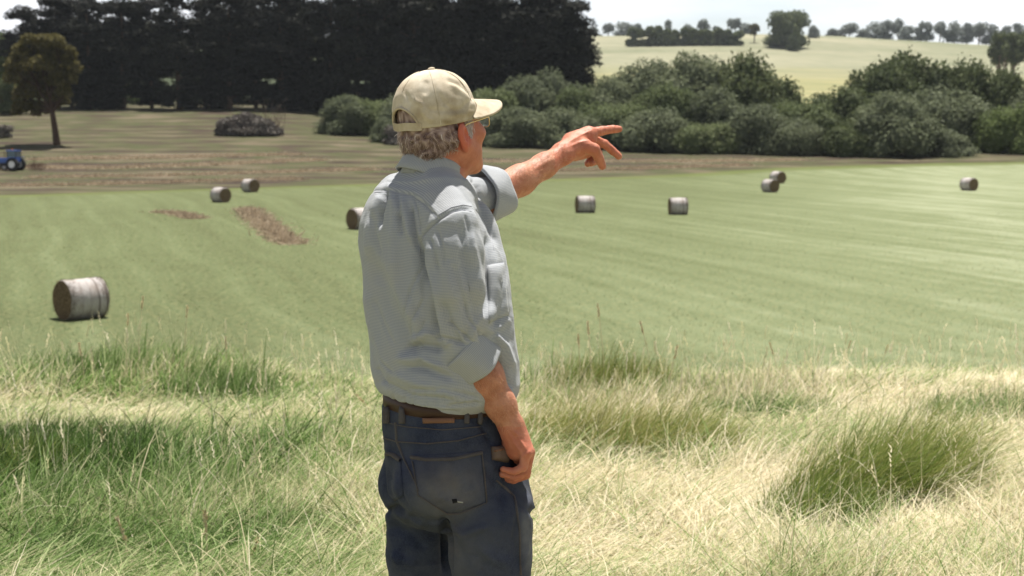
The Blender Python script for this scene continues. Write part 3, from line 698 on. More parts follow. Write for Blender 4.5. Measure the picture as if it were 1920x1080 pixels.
    prof = [(.0570, -.034), (.0585, .006), (.0590, .017), (.0610, .0205), (.0640, .018), (.0665, .006), (.0705, -.012), (.0745, -.026), (.0715, -.028), (.066, -.010), (.062, .004), (.0605, -.034)]
    nu = 96; Vv, st = [], []
    for i, (r, h) in enumerate(prof):
        for k in range(nu):
            a = 2 * math.pi * k / nu; ff = max(0, math.cos(a)) ** 3
            p = c0 + (cf * math.cos(a) * 1.06 + RD * math.sin(a)) * r * (1 + .01 * math.sin(5 * a)) + cn * (h - .012 * ff)
            Vv.append(p); st.append((a * .07, h))
    g = np.arange(len(prof) * nu).reshape(len(prof), nu); F_ = []
    for i in range(len(prof)):
        j = (i + 1) % len(prof)
        for k in range(nu): F_.append((g[i, k], g[i, (k + 1) % nu], g[j, (k + 1) % nu], g[j, k]))
    st = np.array(st); mesh_np("collar", np.array(Vv), np.array(F_), SHIRT, shirt, attrs={"stripe": st[:, 0], "cross": st[:, 1]})

    # ---- jeans
    rows = [(768, 722, 947), (784, 718, 951), (830, 717, 962), (870, 722, 974), (910, 727, 986), (950, 729, 996), (980, 742, 992), (1004, 775, 962)]
    jp = [(loft_sdf([row(r[0], r[1], r[2], 1.22) for r in rows], FD, RD, 2.3), .01, 'u')]
    jp += [(ell_sdf(M(842, 905, -.09), [FD, RD, UZ], (.125, .105, .085)), .03, 'u'), (ell_sdf(M(800, 905, .05), [FD, RD, UZ], (.115, .10, .085)), .03, 'u')]
    jp += [(cap_sdf(M(799, 940, .10), M(790, 1040, .12), .090, .083), .035, 'u'), (cap_sdf(M(790, 1040, .12), kL, .083, .074), .012, 'u'), (cap_sdf(kL, aL, .074, .070), .02, 'u'),
           (cap_sdf(M(917, 975, -.095), M(918, 1040, -.095), .096, .093), .008, 'u'), (cap_sdf(M(918, 1040, -.095), kR, .093, .078), .006, 'u'), (cap_sdf(kR, aR, .078, .070), .006, 'u')]
    V, F = surf(jp, .0034); N = vnormals(V, F)
    folds = [([(832, 975), (836, 1010), (838, 1080)], 9, -.016), ([(765, 968), (800, 980), (835, 984)], 8, -.006), ([(845, 990), (875, 1000), (915, 985)], 8, .006),
             ([(860, 1000), (900, 1035), (960, 1060)], 14, .006), ([(742, 958), (765, 975), (800, 985)], 9, .006), ([(724, 960), (742, 952), (758, 962)], 6, -.010), ([(726, 985), (760, 1000), (800, 1030)], 10, -.006),
             ([(728, 940), (732, 1010), (752, 1075)], 8, .004), ([(735, 1040), (780, 1060)], 10, .005), ([(940, 880), (962, 920), (990, 960)], 7, -.006), ([(962, 890), (985, 925), (1000, 960)], 6, .006),
             ([(975, 960), (965, 1010), (975, 1070)], 7, -.005), ([(985, 930), (992, 990), (985, 1060)], 6, .005), ([(990, 955), (1002, 970)], 4, -.006), ([(880, 780), (905, 800), (920, 830)], 6, -.004),
             ([(745, 868), (750, 920), (766, 955)], 5, -.004), ([(722, 835), (735, 862)], 6, .003), ([(905, 870), (925, 900), (950, 960)], 8, -.004), ([(800, 880), (820, 930), (870, 950)], 12, .003), ([(880, 1010), (905, 1050), (900, 1080)], 10, -.005)]
    V = strokes(V, N, folds, fold_gain=1.35); N = vnormals(V, F); V = V + N * (fbm(V * np.array([13, 13, 8.]), 41, 3) * .0035 + fbm(V * 60, 44, 2) * .0008)[:, None]
    px, py = proj(V); fr = V[:, 1] < 3.2
    wear_and_sun = np.exp(-(((px - 840) / 60) ** 2 + ((py - 920) / 45) ** 2)) * .9 * fr + .9 * np.exp(-(((px - 990) / 14) ** 2 + ((py - 1010) / 70) ** 2)) * fr + .35 * np.exp(-(((px - 890) / 60) ** 2 + ((py - 1050) / 40) ** 2)) * fr + .35 * (V[:, 2] < .62) * np.clip(1 - np.abs(V[:, 2] - .5) / .2, 0, 1)  # seat, thigh and knee wear; sun on the right leg's edge painted in
    dirt = np.exp(-(((px - 845) / 55) ** 2 + ((py - 905) / 42) ** 2)) * fr + .7 * np.exp(-(((px - 850) / 20) ** 2 + ((py - 1020) / 45) ** 2)) * fr
    jeans = mesh_np("jeans", V, F, DENIM, person, attrs={"wear_and_sun": wear_and_sun.clip(0, 1), "dirt": dirt.clip(0, 1)})
    JB = bvh_of(V, F)
    def wattr(o, wv=.25, dv=.0, f=None):
        m = len(o.data.vertices); co = np.zeros(m * 3, np.float32); o.data.vertices.foreach_get("co", co); co = co.reshape(-1, 3); x, y = proj(co)
        a = o.data.attributes.new("wear_and_sun", 'FLOAT', 'POINT'); b = o.data.attributes.new("dirt", 'FLOAT', 'POINT')
        ww = np.full(m, wv); dd = np.full(m, dv)
        if f: ww, dd = f(x, y)
        a.data.foreach_set("value", ww.astype(np.float32)); b.data.foreach_set("value", dd.astype(np.float32)); return o
    pk = patch(JB, [(772, 856), (902, 846), (914, 942), (782, 930)], (26, 22), .0030, "back_pocket", DENIM, jeans, corner=(-6, 28))
    wattr(pk, f=lambda x, y: (.55 * np.exp(-(((x - 842) / 55) ** 2 + ((y - 915) / 38) ** 2)) + .12, 1.3 * np.exp(-(((x - 840) / 55) ** 2 + ((y - 910) / 40) ** 2))))
    pk2 = patch(JB, [(722, 850), (752, 862), (757, 930), (728, 925)], (8, 14), .0035, "back_pocket", DENIM, jeans, corner=(-2, 12)); wattr(pk2, .1, .1)
    def seam(pts, wd=4, th=.0025, nm="seam", mt=None):
        r = ribbon(JB, pts, wd, th, nm, mt or SEAM, jeans)
        if r: wattr(r, .15, .2)
        return r
    seam([(772, 858), (800, 863), (850, 861), (903, 849)], 9, .0065, "pocket_hem"); seam([(722, 850), (738, 853), (753, 864)], 8, .0065, "pocket_hem")
    seam([(774, 866), (785, 928), (838, 962), (862, 962), (912, 943), (903, 852)], 2.2, .0048, "pocket_stitching")
    seam([(716, 820), (745, 828), (800, 832), (860, 826), (912, 812)], 3, .003, "yoke_seam"); seam([(742, 792), (744, 826), (760, 866), (786, 920)], 3.4, .003, "centre_seam")
    seam([(930, 900), (964, 930), (974, 990), (976, 1078)], 3.5, .003, "side_seam"); seam([(716, 790), (760, 800), (830, 806), (900, 800)], 2.5, .002, "waistband_seam")
    # hole in the pocket with pale threads
    hb = bvh_of(*(lambda m: (np.array([v.co for v in m.vertices]), [tuple(p.vertices) for p in m.polygons]))(pk.data))
    patch(hb, [(847, 936), (856, 935), (858, 942), (849, 944)], (3, 3), .0012, "worn_hole", simple("hole_dark", (.008, .008, .010), .95), pk)
    patch(hb, [(857, 939), (868, 941), (868, 943), (858, 942)], (4, 2), .0018, "frayed_threads", simple("pale_threads", (.36, .35, .32), .95), pk)
    # leather patch, belt, loops
    lp = patch(JB, [(793, 784), (852, 783), (852, 793), (794, 794)], (8, 3), .0045, "leather_patch", TAN, jeans)
    for x in (727, 756, 874, 899):
        l = patch(JB, [(x - 4, 764), (x + 4, 764), (x + 4, 794), (x - 4, 794)], (2, 8), .011, "belt_loop", SEAM, jeans); wattr(l, .2, .1)
    bt = [row(773, 712, 957, 1.22), row(790, 712, 957, 1.22)]; z0 = M(800, 767, -.11)[2]; rr = row(770, 721, 950, 1.22); Vv = []
    nu = 128
    for h, o in ((-.014, -.004), (-.014, .002), (.014, .002), (.014, -.004)):
        for k in range(nu):
            a = 2 * math.pi * k / nu; e = 2 / 2.3; ca, sa = math.cos(a), math.sin(a)
            u = math.copysign(abs(ca) ** e, ca) * (rr[3] + o); v = math.copysign(abs(sa) ** e, sa) * (rr[4] + o)
            Vv.append(np.array([rr[1], rr[2], z0 + h]) + RD * u + FD * v)
    g = np.arange(4 * nu).reshape(4, nu); F_ = [(g[i, k], g[i, (k + 1) % nu], g[(i + 1) % 4, (k + 1) % nu], g[(i + 1) % 4, k]) for i in range(4) for k in range(nu)]
    mesh_np("belt", np.array(Vv), np.array(F_), LEATHER, person)
    # knife pouch at the hip
    pc = patch(JB, [(920, 838), (946, 834), (950, 868), (922, 862)], (6, 6), .012, "belt_pouch", simple("worn_pouch", (.13, .09, .07), .8), person, puff=.006)
    pcb = bvh_of(*(lambda m: (np.array([v.co for v in m.vertices]), [tuple(p.vertices) for p in m.polygons]))(pc.data))
    patch(pcb, [(926, 844), (944, 840), (945, 844), (927, 848)], (3, 2), .002, "clip", TAN, pc)
    # ---- boots
    for h, k, a in ((hipR, kR, aR), (hipL, kL, aL)):
        b0 = np.array([a[0], a[1], .045]); bp_ = [(cap_sdf(b0 + UZ * .09, b0 + UZ * .02, .052, .052), .02, 'u'), (cap_sdf(b0 - FD * .03 - UZ * .0, b0 + FD * .15 - UZ * .012, .043, .040), .03, 'u'),
                                                 (loft_sdf([(-.03, *(b0[:2] + FD[:2] * .06), .048, .15), (.02, *(b0[:2] + FD[:2] * .06), .048, .15)], FD, RD, 3), .01, 'u')]
        Vb, Fb = surf(bp_, .006); mesh_np("boot", Vb, Fb, DARKBOOT, person)

    # ---- hair
    hp = [(ell_sdf(H(-.022, 0, -.028), HAX, (.075, .0755, .056)), .01, 'u'), (ell_sdf(H(-.004, 0, .018), HAX, (.0935, .0765, .078)), .01, 'u'),
          (cap_sdf(H(-.056, .03, -.062), H(-.056, -.03, -.062), .018), .02, 'u')]
    def half(n, c0_):                       # half-space sdf for subtraction: keeps n.x < c
        n = _v(n); 
        return (lambda p: -((p - HO) @ n - c0_), HO - .3, HO + .3)
    hp += [(half(HF * .95 + HU * .5, -.010), .012, 's')]
    hp += [(half(HU, .085), .004, 's')]
    V, F = surf(hp, .003); N = vnormals(V, F); q = V - HO
    loc = np.stack([q @ HF, q @ HR, q @ HU], 1)
    wv = np.sin(loc[:, 1] * 260 + 9 * fbm(V * 40, 5, 2)) * np.sin(loc[:, 2] * 210 + loc[:, 0] * 120 + 9 * fbm(V * 33, 6, 2))
    tone = np.clip(.42 + .30 * wv + .30 * fbm(V * 60, 12, 3) + np.clip((loc[:, 0] + .03) * 6, 0, .35) + np.clip((loc[:, 2] + .075) * 1.5, -.2, .1), 0, 1)
    V = V + N * ((wv * .0028 + fbm(V * 90, 14, 3) * .0025) * np.clip((-.004 - loc[:, 2]) / .012, .15, 1))[:, None]
    hair = mesh_np("hair", V, F, HAIR, person, attrs={"tone": tone})
    # short curling locks over the hair
    rng = np.random.default_rng(4); idx = rng.choice(len(V), 5200, replace=False); N = vnormals(V, F)
    idx = idx[(loc[idx, 2] < -.019) & (loc[idx, 0] < .01)]
    LV, LF, LT = [], [], []
    for i in idx:
        p0 = V[i]; nn = N[i]; dn = -HU * 1.0 + HF * (.55 * math.sin(loc[i, 1] * 50 + loc[i, 2] * 60)) + rng.normal(0, .35, 3); dn -= nn * (dn @ nn); dn /= np.linalg.norm(dn) + 1e-9
        sd_ = np.cross(nn, dn); L = rng.uniform(.006, .014); w0 = rng.uniform(.0005, .0011); tn = float(np.clip(tone[i] + rng.normal(.02, .14), 0, 1)); base = len(LV)
        cur = rng.uniform(-1, 1)
        for s in range(4):
            t = s / 3; c = p0 + dn * L * t + nn * (.0008 + .0026 * math.sin(t * 2.2)) + sd_ * cur * L * .45 * t * t; ww = w0 * (1 - t * .75)
            LV += [c - sd_ * ww, c + sd_ * ww]; LT += [tn, tn]
            if s: LF.append((base + 2 * s - 2, base + 2 * s - 1, base + 2 * s + 1, base + 2 * s))
    # sideburns and grey brows
    for sgn in (1, -1):
        for k in range(420):
            f = rng.normal(.026, .007); u = rng.uniform(-.042, .004) - abs(f - .026) * -.6; c = Vector(H(f, .12 * sgn, u)); dr = Vector(-HR * sgn); h = HB_.ray_cast(c, dr, .1)
            if h[0] is None: continue
            p0, nn = np.array(h[0]), np.array(h[1]); dn = -HU + HF * rng.uniform(-.5, .2); dn /= np.linalg.norm(dn); sd_ = np.cross(nn, dn); base = len(LV); L = rng.uniform(.006, .012); tn = rng.uniform(.6, 1)
            for s in range(3):
                t = s / 2; cc = p0 + dn * L * t + nn * (.0008 + .0016 * math.sin(t * 2)); ww = .0006 * (1 - .7 * t); LV += [cc - sd_ * ww, cc + sd_ * ww]; LT += [tn, tn]
                if s: LF.append((base + 2 * s - 2, base + 2 * s - 1, base + 2 * s + 1, base + 2 * s))
    mesh_np("hair_locks", np.array(LV), np.array(LF), HAIR, hair, attrs={"tone": np.array(LT)})

    # ---- cap
    cap_r, capz0, caph = (.101, .0835), -.006, .116
    nphi, nt = 180, 46; Vv, gr = [], []
    cc = np.array([-.006, 0]); 
    def dome(phi, t):
        # t 0 at hem .. 1 at crown
        z = t; rad = (1 - z ** 2.6) ** (1 / 2.2) if z < 1 else 0.0
        rad *= 1 - .02 * (1 - t) ** 2
        # six panels: slight valley at each seam
        sm = min(abs(((phi / (math.pi / 3)) % 1.0)), 1 - abs(((phi / (math.pi / 3)) % 1.0))) * (math.pi / 3)
        rad *= 1 - .010 * math.exp(-(sm / .035) ** 2) * (1 - t * .3)
        # puckers near the opening and creases in the crown
        rad += .018 * math.exp(-((t - .45) / .16) ** 2) * math.sin(phi * 5 + 1.1) * .5 + .010 * math.sin(phi * 9 + 4 * t) * t * (1 - t)
        rad += .012 * math.exp(-((t - .12) / .1) ** 2) * math.sin(phi * 13) * .4
        lean = -.006 * t
        return np.array([cc[0] + lean + cap_r[0] * rad * math.cos(phi), cap_r[1] * rad * math.sin(phi), capz0 + caph * z * (1 + .012 * math.cos(phi) * (1 - t))])
    hf = lambda ph: min(abs(ph - math.pi), 2 * math.pi - abs(ph - math.pi))
    AR = R(30)
    def hem(ph):   # the opening at the back: an arch rising over the strap
        d = hf(ph); return (.40 * math.sqrt(max(0, 1 - (d / AR) ** 2)) if d < AR else 0.0)
    for j in range(nt + 1):
        for k in range(nphi):
            ph = 2 * math.pi * k / nphi; t0 = hem(ph); s = j / nt; t = t0 + (1 - t0) * (math.sin(s * math.pi / 2))
            Vv.append(dome(ph, min(t, .9999)))
    Vv = np.array(Vv); g = np.arange((nt + 1) * nphi).reshape(nt + 1, nphi); k2 = (np.arange(nphi) + 1) % nphi
    Fo = np.concatenate([np.stack([g[j], g[j][k2], g[j + 1][k2], g[j + 1]], 1) for j in range(nt)])
    inn = Vv.copy(); inn[:, :2] = cc + (inn[:, :2] - cc) * .962; inn[:, 2] -= .0022 * np.clip((inn[:, 2] - capz0) / caph, 0, 1) * 1.5; n0 = len(Vv)
    rim = np.stack([g[0], g[0] + n0, g[0][k2] + n0, g[0][k2]], 1)
    al = np.concatenate([Vv, inn]); W_ = np.array([H(*p) for p in al])
    nw = W_ - H(0, 0, .02); nw /= np.linalg.norm(nw, axis=1)[:, None]
    W_ = strokes(W_, nw, [([(838, 150), (862, 158), (886, 182)], 4, -.0028), ([(846, 158), (872, 176), (892, 204)], 5, .0022), ([(822, 176), (836, 196), (852, 206)], 4, -.0022), ([(760, 172), (768, 192), (764, 204)], 4, -.0020), ([(792, 208), (800, 220), (812, 226)], 5, .003),
                          ([(800, 205), (832, 208), (868, 205)], 4, -.0024), ([(862, 206), (880, 190), (893, 178)], 4, -.0024), ([(775, 186), (792, 196), (800, 212)], 5, .0022), ([(840, 218), (870, 214), (892, 206)], 3.5, .002), ([(752, 190), (750, 215)], 4, -.002), ([(800, 150), (795, 178)], 6, -.002)], fold_gain=1.3)
    W_ = W_ + nw * (fbm(W_ * 55, 71, 2) * .0014)[:, None]
    def grime(Wp):
        x, y = proj(Wp); q = Wp - HO; u = q @ HU
        g1 = np.clip(1.1 - (u - capz0) / .050, 0, 1) * .60 * (.7 + .3 * ((q @ HF) > -.03))
        g2 = .8 * np.exp(-(((x - 830) / 22) ** 2 + ((y - 229) / 6) ** 2)) + .45 * np.exp(-(((x - 878) / 16) ** 2 + ((y - 212) / 8) ** 2)) + .5 * np.exp(-(((x - 832) / 2.5) ** 2 + ((y - 197) / 4) ** 2))
        g3 = .30 * np.clip(fbm(Wp * 35, 61, 2) - .1, 0, 1)
        return np.clip(g1 * .8 + g2 + g3 * 1.3, 0, 1)
    capo = mesh_np("cap", W_, [Fo, Fo[:, ::-1] + n0, rim], COTTON, person, attrs={"grime": grime(W_)})
    # opening piping
    def tube(pts, r, name, mat, parent, n=8, closed=False):
        pts = np.array(pts); m = len(pts); tg = np.gradient(pts, axis=0); tg /= np.linalg.norm(tg, axis=1)[:, None]; Vt = []
        ref = _v((.3, .2, 1)); 
        for p, t_ in zip(pts, tg):
            a = np.cross(t_, ref); a /= np.linalg.norm(a); b = np.cross(a, t_)
            for k in range(n): an = 2 * math.pi * k / n; Vt.append(p + (a * math.cos(an) + b * math.sin(an)) * r)
        g_ = np.arange(m * n).reshape(m, n); Ft = [(g_[i, k], g_[i, (k + 1) % n], g_[i + 1, (k + 1) % n], g_[i + 1, k]) for i in range(m - 1) for k in range(n)]
        return mesh_np(name, np.array(Vt), np.array(Ft), mat, parent, attrs={"grime": np.full(m * n, .35)})
    tube([H(*(dome(math.pi + a, max(hem(math.pi + a), .0)) * np.array([1.004, 1.004, 1]))) for a in np.linspace(-AR * .999, AR * .999, 40)], .0028, "opening_piping", COTTON, capo)
    # strap
    Vs = []; na = 50; angs = np.linspace(math.pi - R(34), math.pi + R(52), na)
    for a in angs:
        for (o, z) in ((1.0, -.003), (1.032, -.003), (1.032, .014), (1.0, .014)):
            p = dome(a, 0.02); zz = capz0 + z + .0010 * math.sin(a * 9); Vs.append(H(cc[0] + (p[0] - cc[0]) * o, p[1] * o, zz))
    g_ = np.arange(na * 4).reshape(na, 4); Fs = [(g_[i, k], g_[i + 1, k], g_[i + 1, (k + 1) % 4], g_[i, (k + 1) % 4]) for i in range(na - 1) for k in range(4)] + [tuple(g_[0]), tuple(g_[-1][::-1])]
    mesh_np("strap", np.array(Vs), np.array(Fs), COTTON, capo, smooth=False, attrs={"grime": np.full(na * 4, .42)})
    # button and seams
    Vb, Fb = surf([(ell_sdf(H(cc[0] + .004, 0, capz0 + caph + .0005), HAX, (.0085, .0085, .0042)), 0, 'u')], .0015)
    mesh_np("button", Vb, Fb, COTTON, capo, attrs={"grime": np.full(len(Vb), .3)})
    for ph in [k * math.pi / 3 for k in range(6)]:
        pts = [H(*(dome(ph, t) * np.array([1.002, 1.002, 1.001]))) for t in np.sin(np.linspace(hem(ph) * 1.2 + .02, 1, 30) * math.pi / 2) * .985 if t > hem(ph)]
        if len(pts) > 3: tube(pts, .0010, "panel_seam", COTTON, capo, 6)
    # brim
    nb_, nl_ = 60, 18; Vb = []
    for side in (1, 0):
        for j in range(nl_ + 1):
            s = j / nl_
            for i in range(nb_ + 1):
                a = R(-66 + 132 * i / nb_); p0_ = dome(a, 0.01); 
                fwd = .082 * (max(0.0, 1 - (abs(a) / R(66)) ** 2.6)) ** .62
                x = p0_[0] + fwd * s; y = p0_[1] * (1 + .07 * s); z = capz0 + .038 - 5.2 * y * y - .14 * (fwd * s) - .3 * (fwd * s) ** 2
                Vb.append(H(x, y, z - (0 if side else .0042)))
    g_ = np.arange(2 * (nl_ + 1) * (nb_ + 1)).reshape(2, nl_ + 1, nb_ + 1); T_, B_ = g_[0], g_[1]
    q_ = lambda A: np.stack([A[:-1, :-1].ravel(), A[1:, :-1].ravel(), A[1:, 1:].ravel(), A[:-1, 1:].ravel()], 1)
    edge = np.stack([T_[-1, :-1], B_[-1, :-1], B_[-1, 1:], T_[-1, 1:]], 1)
    Vb = np.array(Vb)
    mesh_np("brim", Vb, [q_(T_), q_(B_)[:, ::-1], edge], COTTON, capo, attrs={"grime": np.full(len(Vb), .36)})

    # ---- glasses
    gl = empty("glasses"); gl.parent = person
    for sgn in (1, -1):
        c = H(.102, .033 * sgn, -.016); ring = []
        for k in range(41):
            a = 2 * math.pi * k / 40; e = .62; ca, sa = math.cos(a), math.sin(a)
            u = math.copysign(abs(ca) ** e, ca) * .026; v = math.copysign(abs(sa) ** e, sa) * .016
            ring.append(c + (HR * sgn * math.cos(.22) - HF * math.sin(.22)) * u + HU * v)
        tube(ring, .0011, "lens_frame", GOLD, gl, 6)
        mesh_np("lens", np.concatenate([[c], ring[:-1]]), np.array([(0, k + 1, (k + 1) % 40 + 1) for k in range(40)]), GLASS, gl)
        tube([H(.097, .058 * sgn, -.008), H(.088, .066 * sgn, -.008), H(.06, .073 * sgn, -.009), H(.03, .079 * sgn, -.010), H(.006, .082 * sgn, -.012), H(-.010, .082 * sgn, -.026)], .0014, "temple_arm", GOLD, gl, 6)
    tube([H(.109, .010, -.014), H(.113, .004, -.010), H(.113, -.004, -.010), H(.109, -.010, -.014)], .0011, "bridge", GOLD, gl, 6)
    # fine sun-bleached hair on the forearms
    rg = np.random.default_rng(66); AV, AF = [], []; Ab = bvh_of(V2b, Fb_)
    for (ax0, ay0, ax1, ay1, hw, m_) in ((965, 345, 1062, 283, 26, 900), (905, 705, 962, 805, 30, 900)):
        for q in range(m_):
            t = rg.uniform(0, 1); nx_, ny_ = -(ay1 - ay0), ax1 - ax0; l_ = math.hypot(nx_, ny_); o_ = rg.uniform(-1, 1) * hw * (1 - .25 * t)
            h, nn = cast(Ab, ax0 + (ax1 - ax0) * t + nx_ / l_ * o_, ay0 + (ay1 - ay0) * t + ny_ / l_ * o_)
            if h is None or h[2] < .7: continue
            dr = P(ax1, ay1, h[1]) - P(ax0, ay0, h[1]); dr /= np.linalg.norm(dr); dr = dr * .8 + rg.normal(0, .35, 3) + nn * .45; dr /= np.linalg.norm(dr); sd_ = np.cross(dr, rg.normal(size=3)); sd_ /= np.linalg.norm(sd_); sd_ *= .00022; L = rg.uniform(.005, .011); b = len(AV)
            AV += [h - sd_, h + sd_, h + dr * L]; AF.append((b, b + 1, b + 2))
    mesh_np("arm_hair", np.array(AV), np.array(AF), simple("fair_hair", (.55, .31, .19), .6), person, smooth=False)
    # origin of the man at his feet is the world origin of his mesh
    return person
person = make_person()
# ------------------------------------------------------------------ foliage
def leaf_mat(name, lo, mid, hi, trans=.3, scale=.35):
    t = NT(name); a = t.attr("tone"); oi = t.n("ObjectInfo")
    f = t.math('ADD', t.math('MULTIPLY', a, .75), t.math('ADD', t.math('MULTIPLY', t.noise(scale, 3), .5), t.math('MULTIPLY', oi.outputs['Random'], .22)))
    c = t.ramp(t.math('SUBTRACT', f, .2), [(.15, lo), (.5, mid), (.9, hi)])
    return t.leafy(c, trans, .7)
def bark_mat(name, lo, hi):
    t = NT(name); v = t.mapping(t.obj(), (6, 6, 1)); c = t.ramp(t.noise(2.2, 6, v), [(.3, lo), (.7, hi)])
    return t.done(t.bsdf(c, .9, t.bump(t.noise(3, 6, v), .8, .06), spec=.1))
PINE = leaf_mat("pine_needles", (.009, .010, .008), (.015, .016, .012), (.028, .030, .018), .08)
WILLOW = leaf_mat("willow_leaves", (.080, .094, .056), (.132, .152, .088), (.20, .222, .13), .35)
MIDLEAF = leaf_mat("mid_green_leaves", (.070, .090, .040), (.120, .148, .066), (.19, .215, .105), .35)
DARKLEAF = leaf_mat("dark_leaves", (.050, .066, .030), (.088, .108, .048), (.15, .17, .078), .32)
OLIVE = leaf_mat("olive_brown_leaves", (.062, .056, .020), (.105, .092, .034), (.16, .14, .055), .35)
LIME = leaf_mat("bright_green_leaves", (.07, .095, .03), (.115, .15, .05), (.17, .21, .08), .3)
FARLEAF = leaf_mat("hazed_tree_leaves", (.17, .19, .18), (.22, .245, .23), (.28, .30, .285), .3)  # distance haze is put into these pale leaf colours
GREYTWIG = leaf_mat("dry_shrub_twigs", (.09, .075, .07), (.15, .135, .12), (.22, .20, .17), .15)
BARK = bark_mat("bark", (.035, .022, .016), (.10, .065, .045)); PALEBARK = bark_mat("pale_bark", (.10, .075, .06), (.22, .17, .14))

def leaves(lobes, n, size, rng, out=.8, aspect=.55, droop=0.0, shell=(.62, 1.06), lump=.16):
    L = np.array([[*c, *r] for c, r in lobes], float); vol = (L[:, 3] * L[:, 4] * L[:, 5]) ** (2 / 3.); k = rng.choice(len(L), n, p=vol / vol.sum())
    d = rng.normal(size=(n, 3)); d /= np.linalg.norm(d, axis=1)[:, None]; d[:, 2] = np.where(d[:, 2] < -.5, -d[:, 2], d[:, 2])
    rr = rng.uniform(shell[0] ** 3, shell[1] ** 3, n) ** (1 / 3.); bump = 1 + lump * fbm(d * 2.3 + L[k, :3] * .37, 5, 2)
    c = L[k, :3] + d * L[k, 3:] * (rr * bump)[:, None]
    nn = d / L[k, 3:]; nn /= np.linalg.norm(nn, axis=1)[:, None]; nn = nn * out + rng.normal(size=(n, 3)) * (1.1 - out) ; nn[:, 2] += .25; nn /= np.linalg.norm(nn, axis=1)[:, None]
    a = rng.normal(size=(n, 3)); a[:, 2] -= droop; a -= nn * (a * nn).sum(1)[:, None]; a /= np.linalg.norm(a, axis=1)[:, None]; b = np.cross(nn, a)
    s = (size * rng.uniform(.55, 1.35, n))[:, None]
    V = np.stack([c - a * s, c + b * s * aspect, c + a * s, c - b * s * aspect], 1).reshape(-1, 3); F = np.arange(4 * n).reshape(n, 4)
    tone = np.repeat(np.clip(rng.uniform(.15, .75, n) + .25 * fbm(c * .5, 9, 2), 0, 1), 4)
    return V, F, tone
_ico = None
def ico():
    global _ico
    if _ico is None:
        import bmesh
        bm = bmesh.new(); bmesh.ops.create_icosphere(bm, subdivisions=3, radius=1); _ico = (np.array([v.co for v in bm.verts]), np.array([[v.index for v in f.verts] for f in bm.faces])); bm.free()
    return _ico
def crown(name, lobes, n, size, rng, mat, parent=None, core=.74, **kw):
    V, F, T = leaves(lobes, n, size, rng, **kw); Vs, Fq, Ft, Ts, off = [V], [F], [], [T], len(V)
    iv, if_ = ico()
    if core > 0:
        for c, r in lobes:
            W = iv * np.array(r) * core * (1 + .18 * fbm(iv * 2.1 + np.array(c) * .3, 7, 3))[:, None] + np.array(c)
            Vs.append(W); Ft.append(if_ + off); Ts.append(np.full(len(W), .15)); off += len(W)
    return mesh_np(name, np.concatenate(Vs), [np.concatenate(Fq)] + ([np.concatenate(Ft)] if Ft else []), mat, parent, smooth=False, attrs={"tone": np.concatenate(Ts)})
def limbs(name, segs, mat, parent=None, n=8):
    """segs: list of (pts, r0, r1)"""
    Vt, Ft = [], []
    for pts, r0, r1 in segs:
        pts = np.array(pts, float); m = len(pts); tg = np.gradient(pts, axis=0); tg /= np.linalg.norm(tg, axis=1)[:, None] + 1e-9; base = len(Vt)
        for i, (p, t_) in enumerate(zip(pts, tg)):
            a = np.cross(t_, (.31, .95, .1)); a /= np.linalg.norm(a) + 1e-9; b = np.cross(a, t_); r = r0 + (r1 - r0) * i / (m - 1)
            for k in range(n):
                an = 2 * math.pi * k / n; Vt.append(p + (a * math.cos(an) + b * math.sin(an)) * r * (1 + .08 * math.sin(3 * an + i)))
        for i in range(m - 1):
            for k in range(n): Ft.append((base + i * n + k, base + i * n + (k + 1) % n, base + (i + 1) * n + (k + 1) % n, base + (i + 1) * n + k))
    return mesh_np(name, np.array(Vt), np.array(Ft), mat, parent)
def bent(p, q, rng, k=5, j=.04):
    p, q = np.array(p, float), np.array(q, float); L = np.linalg.norm(q - p); o = [p + (q - p) * i / (k - 1) + (rng.normal(0, j * L, 3) if 0 < i < k - 1 else 0) for i in range(k)]; return o
def thing(name, loc, label, cat, group=None, rz=0):
    e = empty(name, tuple(map(float, loc)), rz); tag(e, label, cat, group); return e

# ---- dark pine stand
def pine(seed, h=26, wd=7.5, bare=.12):
    rng = np.random.default_rng(seed); e = empty("pine_tree"); segs = [([(0, 0, -.5), (.1, 0, h * .4), (-.1, .1, h * .75), (0, 0, h * .97)], .55, .12)]; lobes = []
    z = h * bare
    while z < h * .98:
        f = (z / h - bare) / (1 - bare); r = wd * (.80 + .45 * f - .62 * f ** 3) * rng.uniform(.75, 1.12)
        m = 4 if f < .8 else 2
        for k in range(m):
            a = rng.uniform(0, 6.28) + k * 6.28 / m; c = (math.cos(a) * r * .60, math.sin(a) * r * .60, z + rng.uniform(-.6, .9)); lobes.append((c, (r * .50, r * .50, rng.uniform(1.0, 1.7))))
            segs.append((bent((0, 0, z - .8), c, rng, 4, .05), .14, .04))
        z += rng.uniform(1.5, 2.2)
    lobes += [((0, 0, h * .98), (wd * .45, wd * .45, 1.8)), ((wd * .4, .5, h * .95), (wd * .3, wd * .3, 1.3))]
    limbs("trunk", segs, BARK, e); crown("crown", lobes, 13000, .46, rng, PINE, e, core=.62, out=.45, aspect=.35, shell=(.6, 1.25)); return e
PG = "dark pines in the shelter belt"
pines = [pine(1, 25, 6.8, .04), pine(2, 28, 7.4, .07), pine(3, 26, 6.4, .03), pine(4, 27, 7.6, .09)]
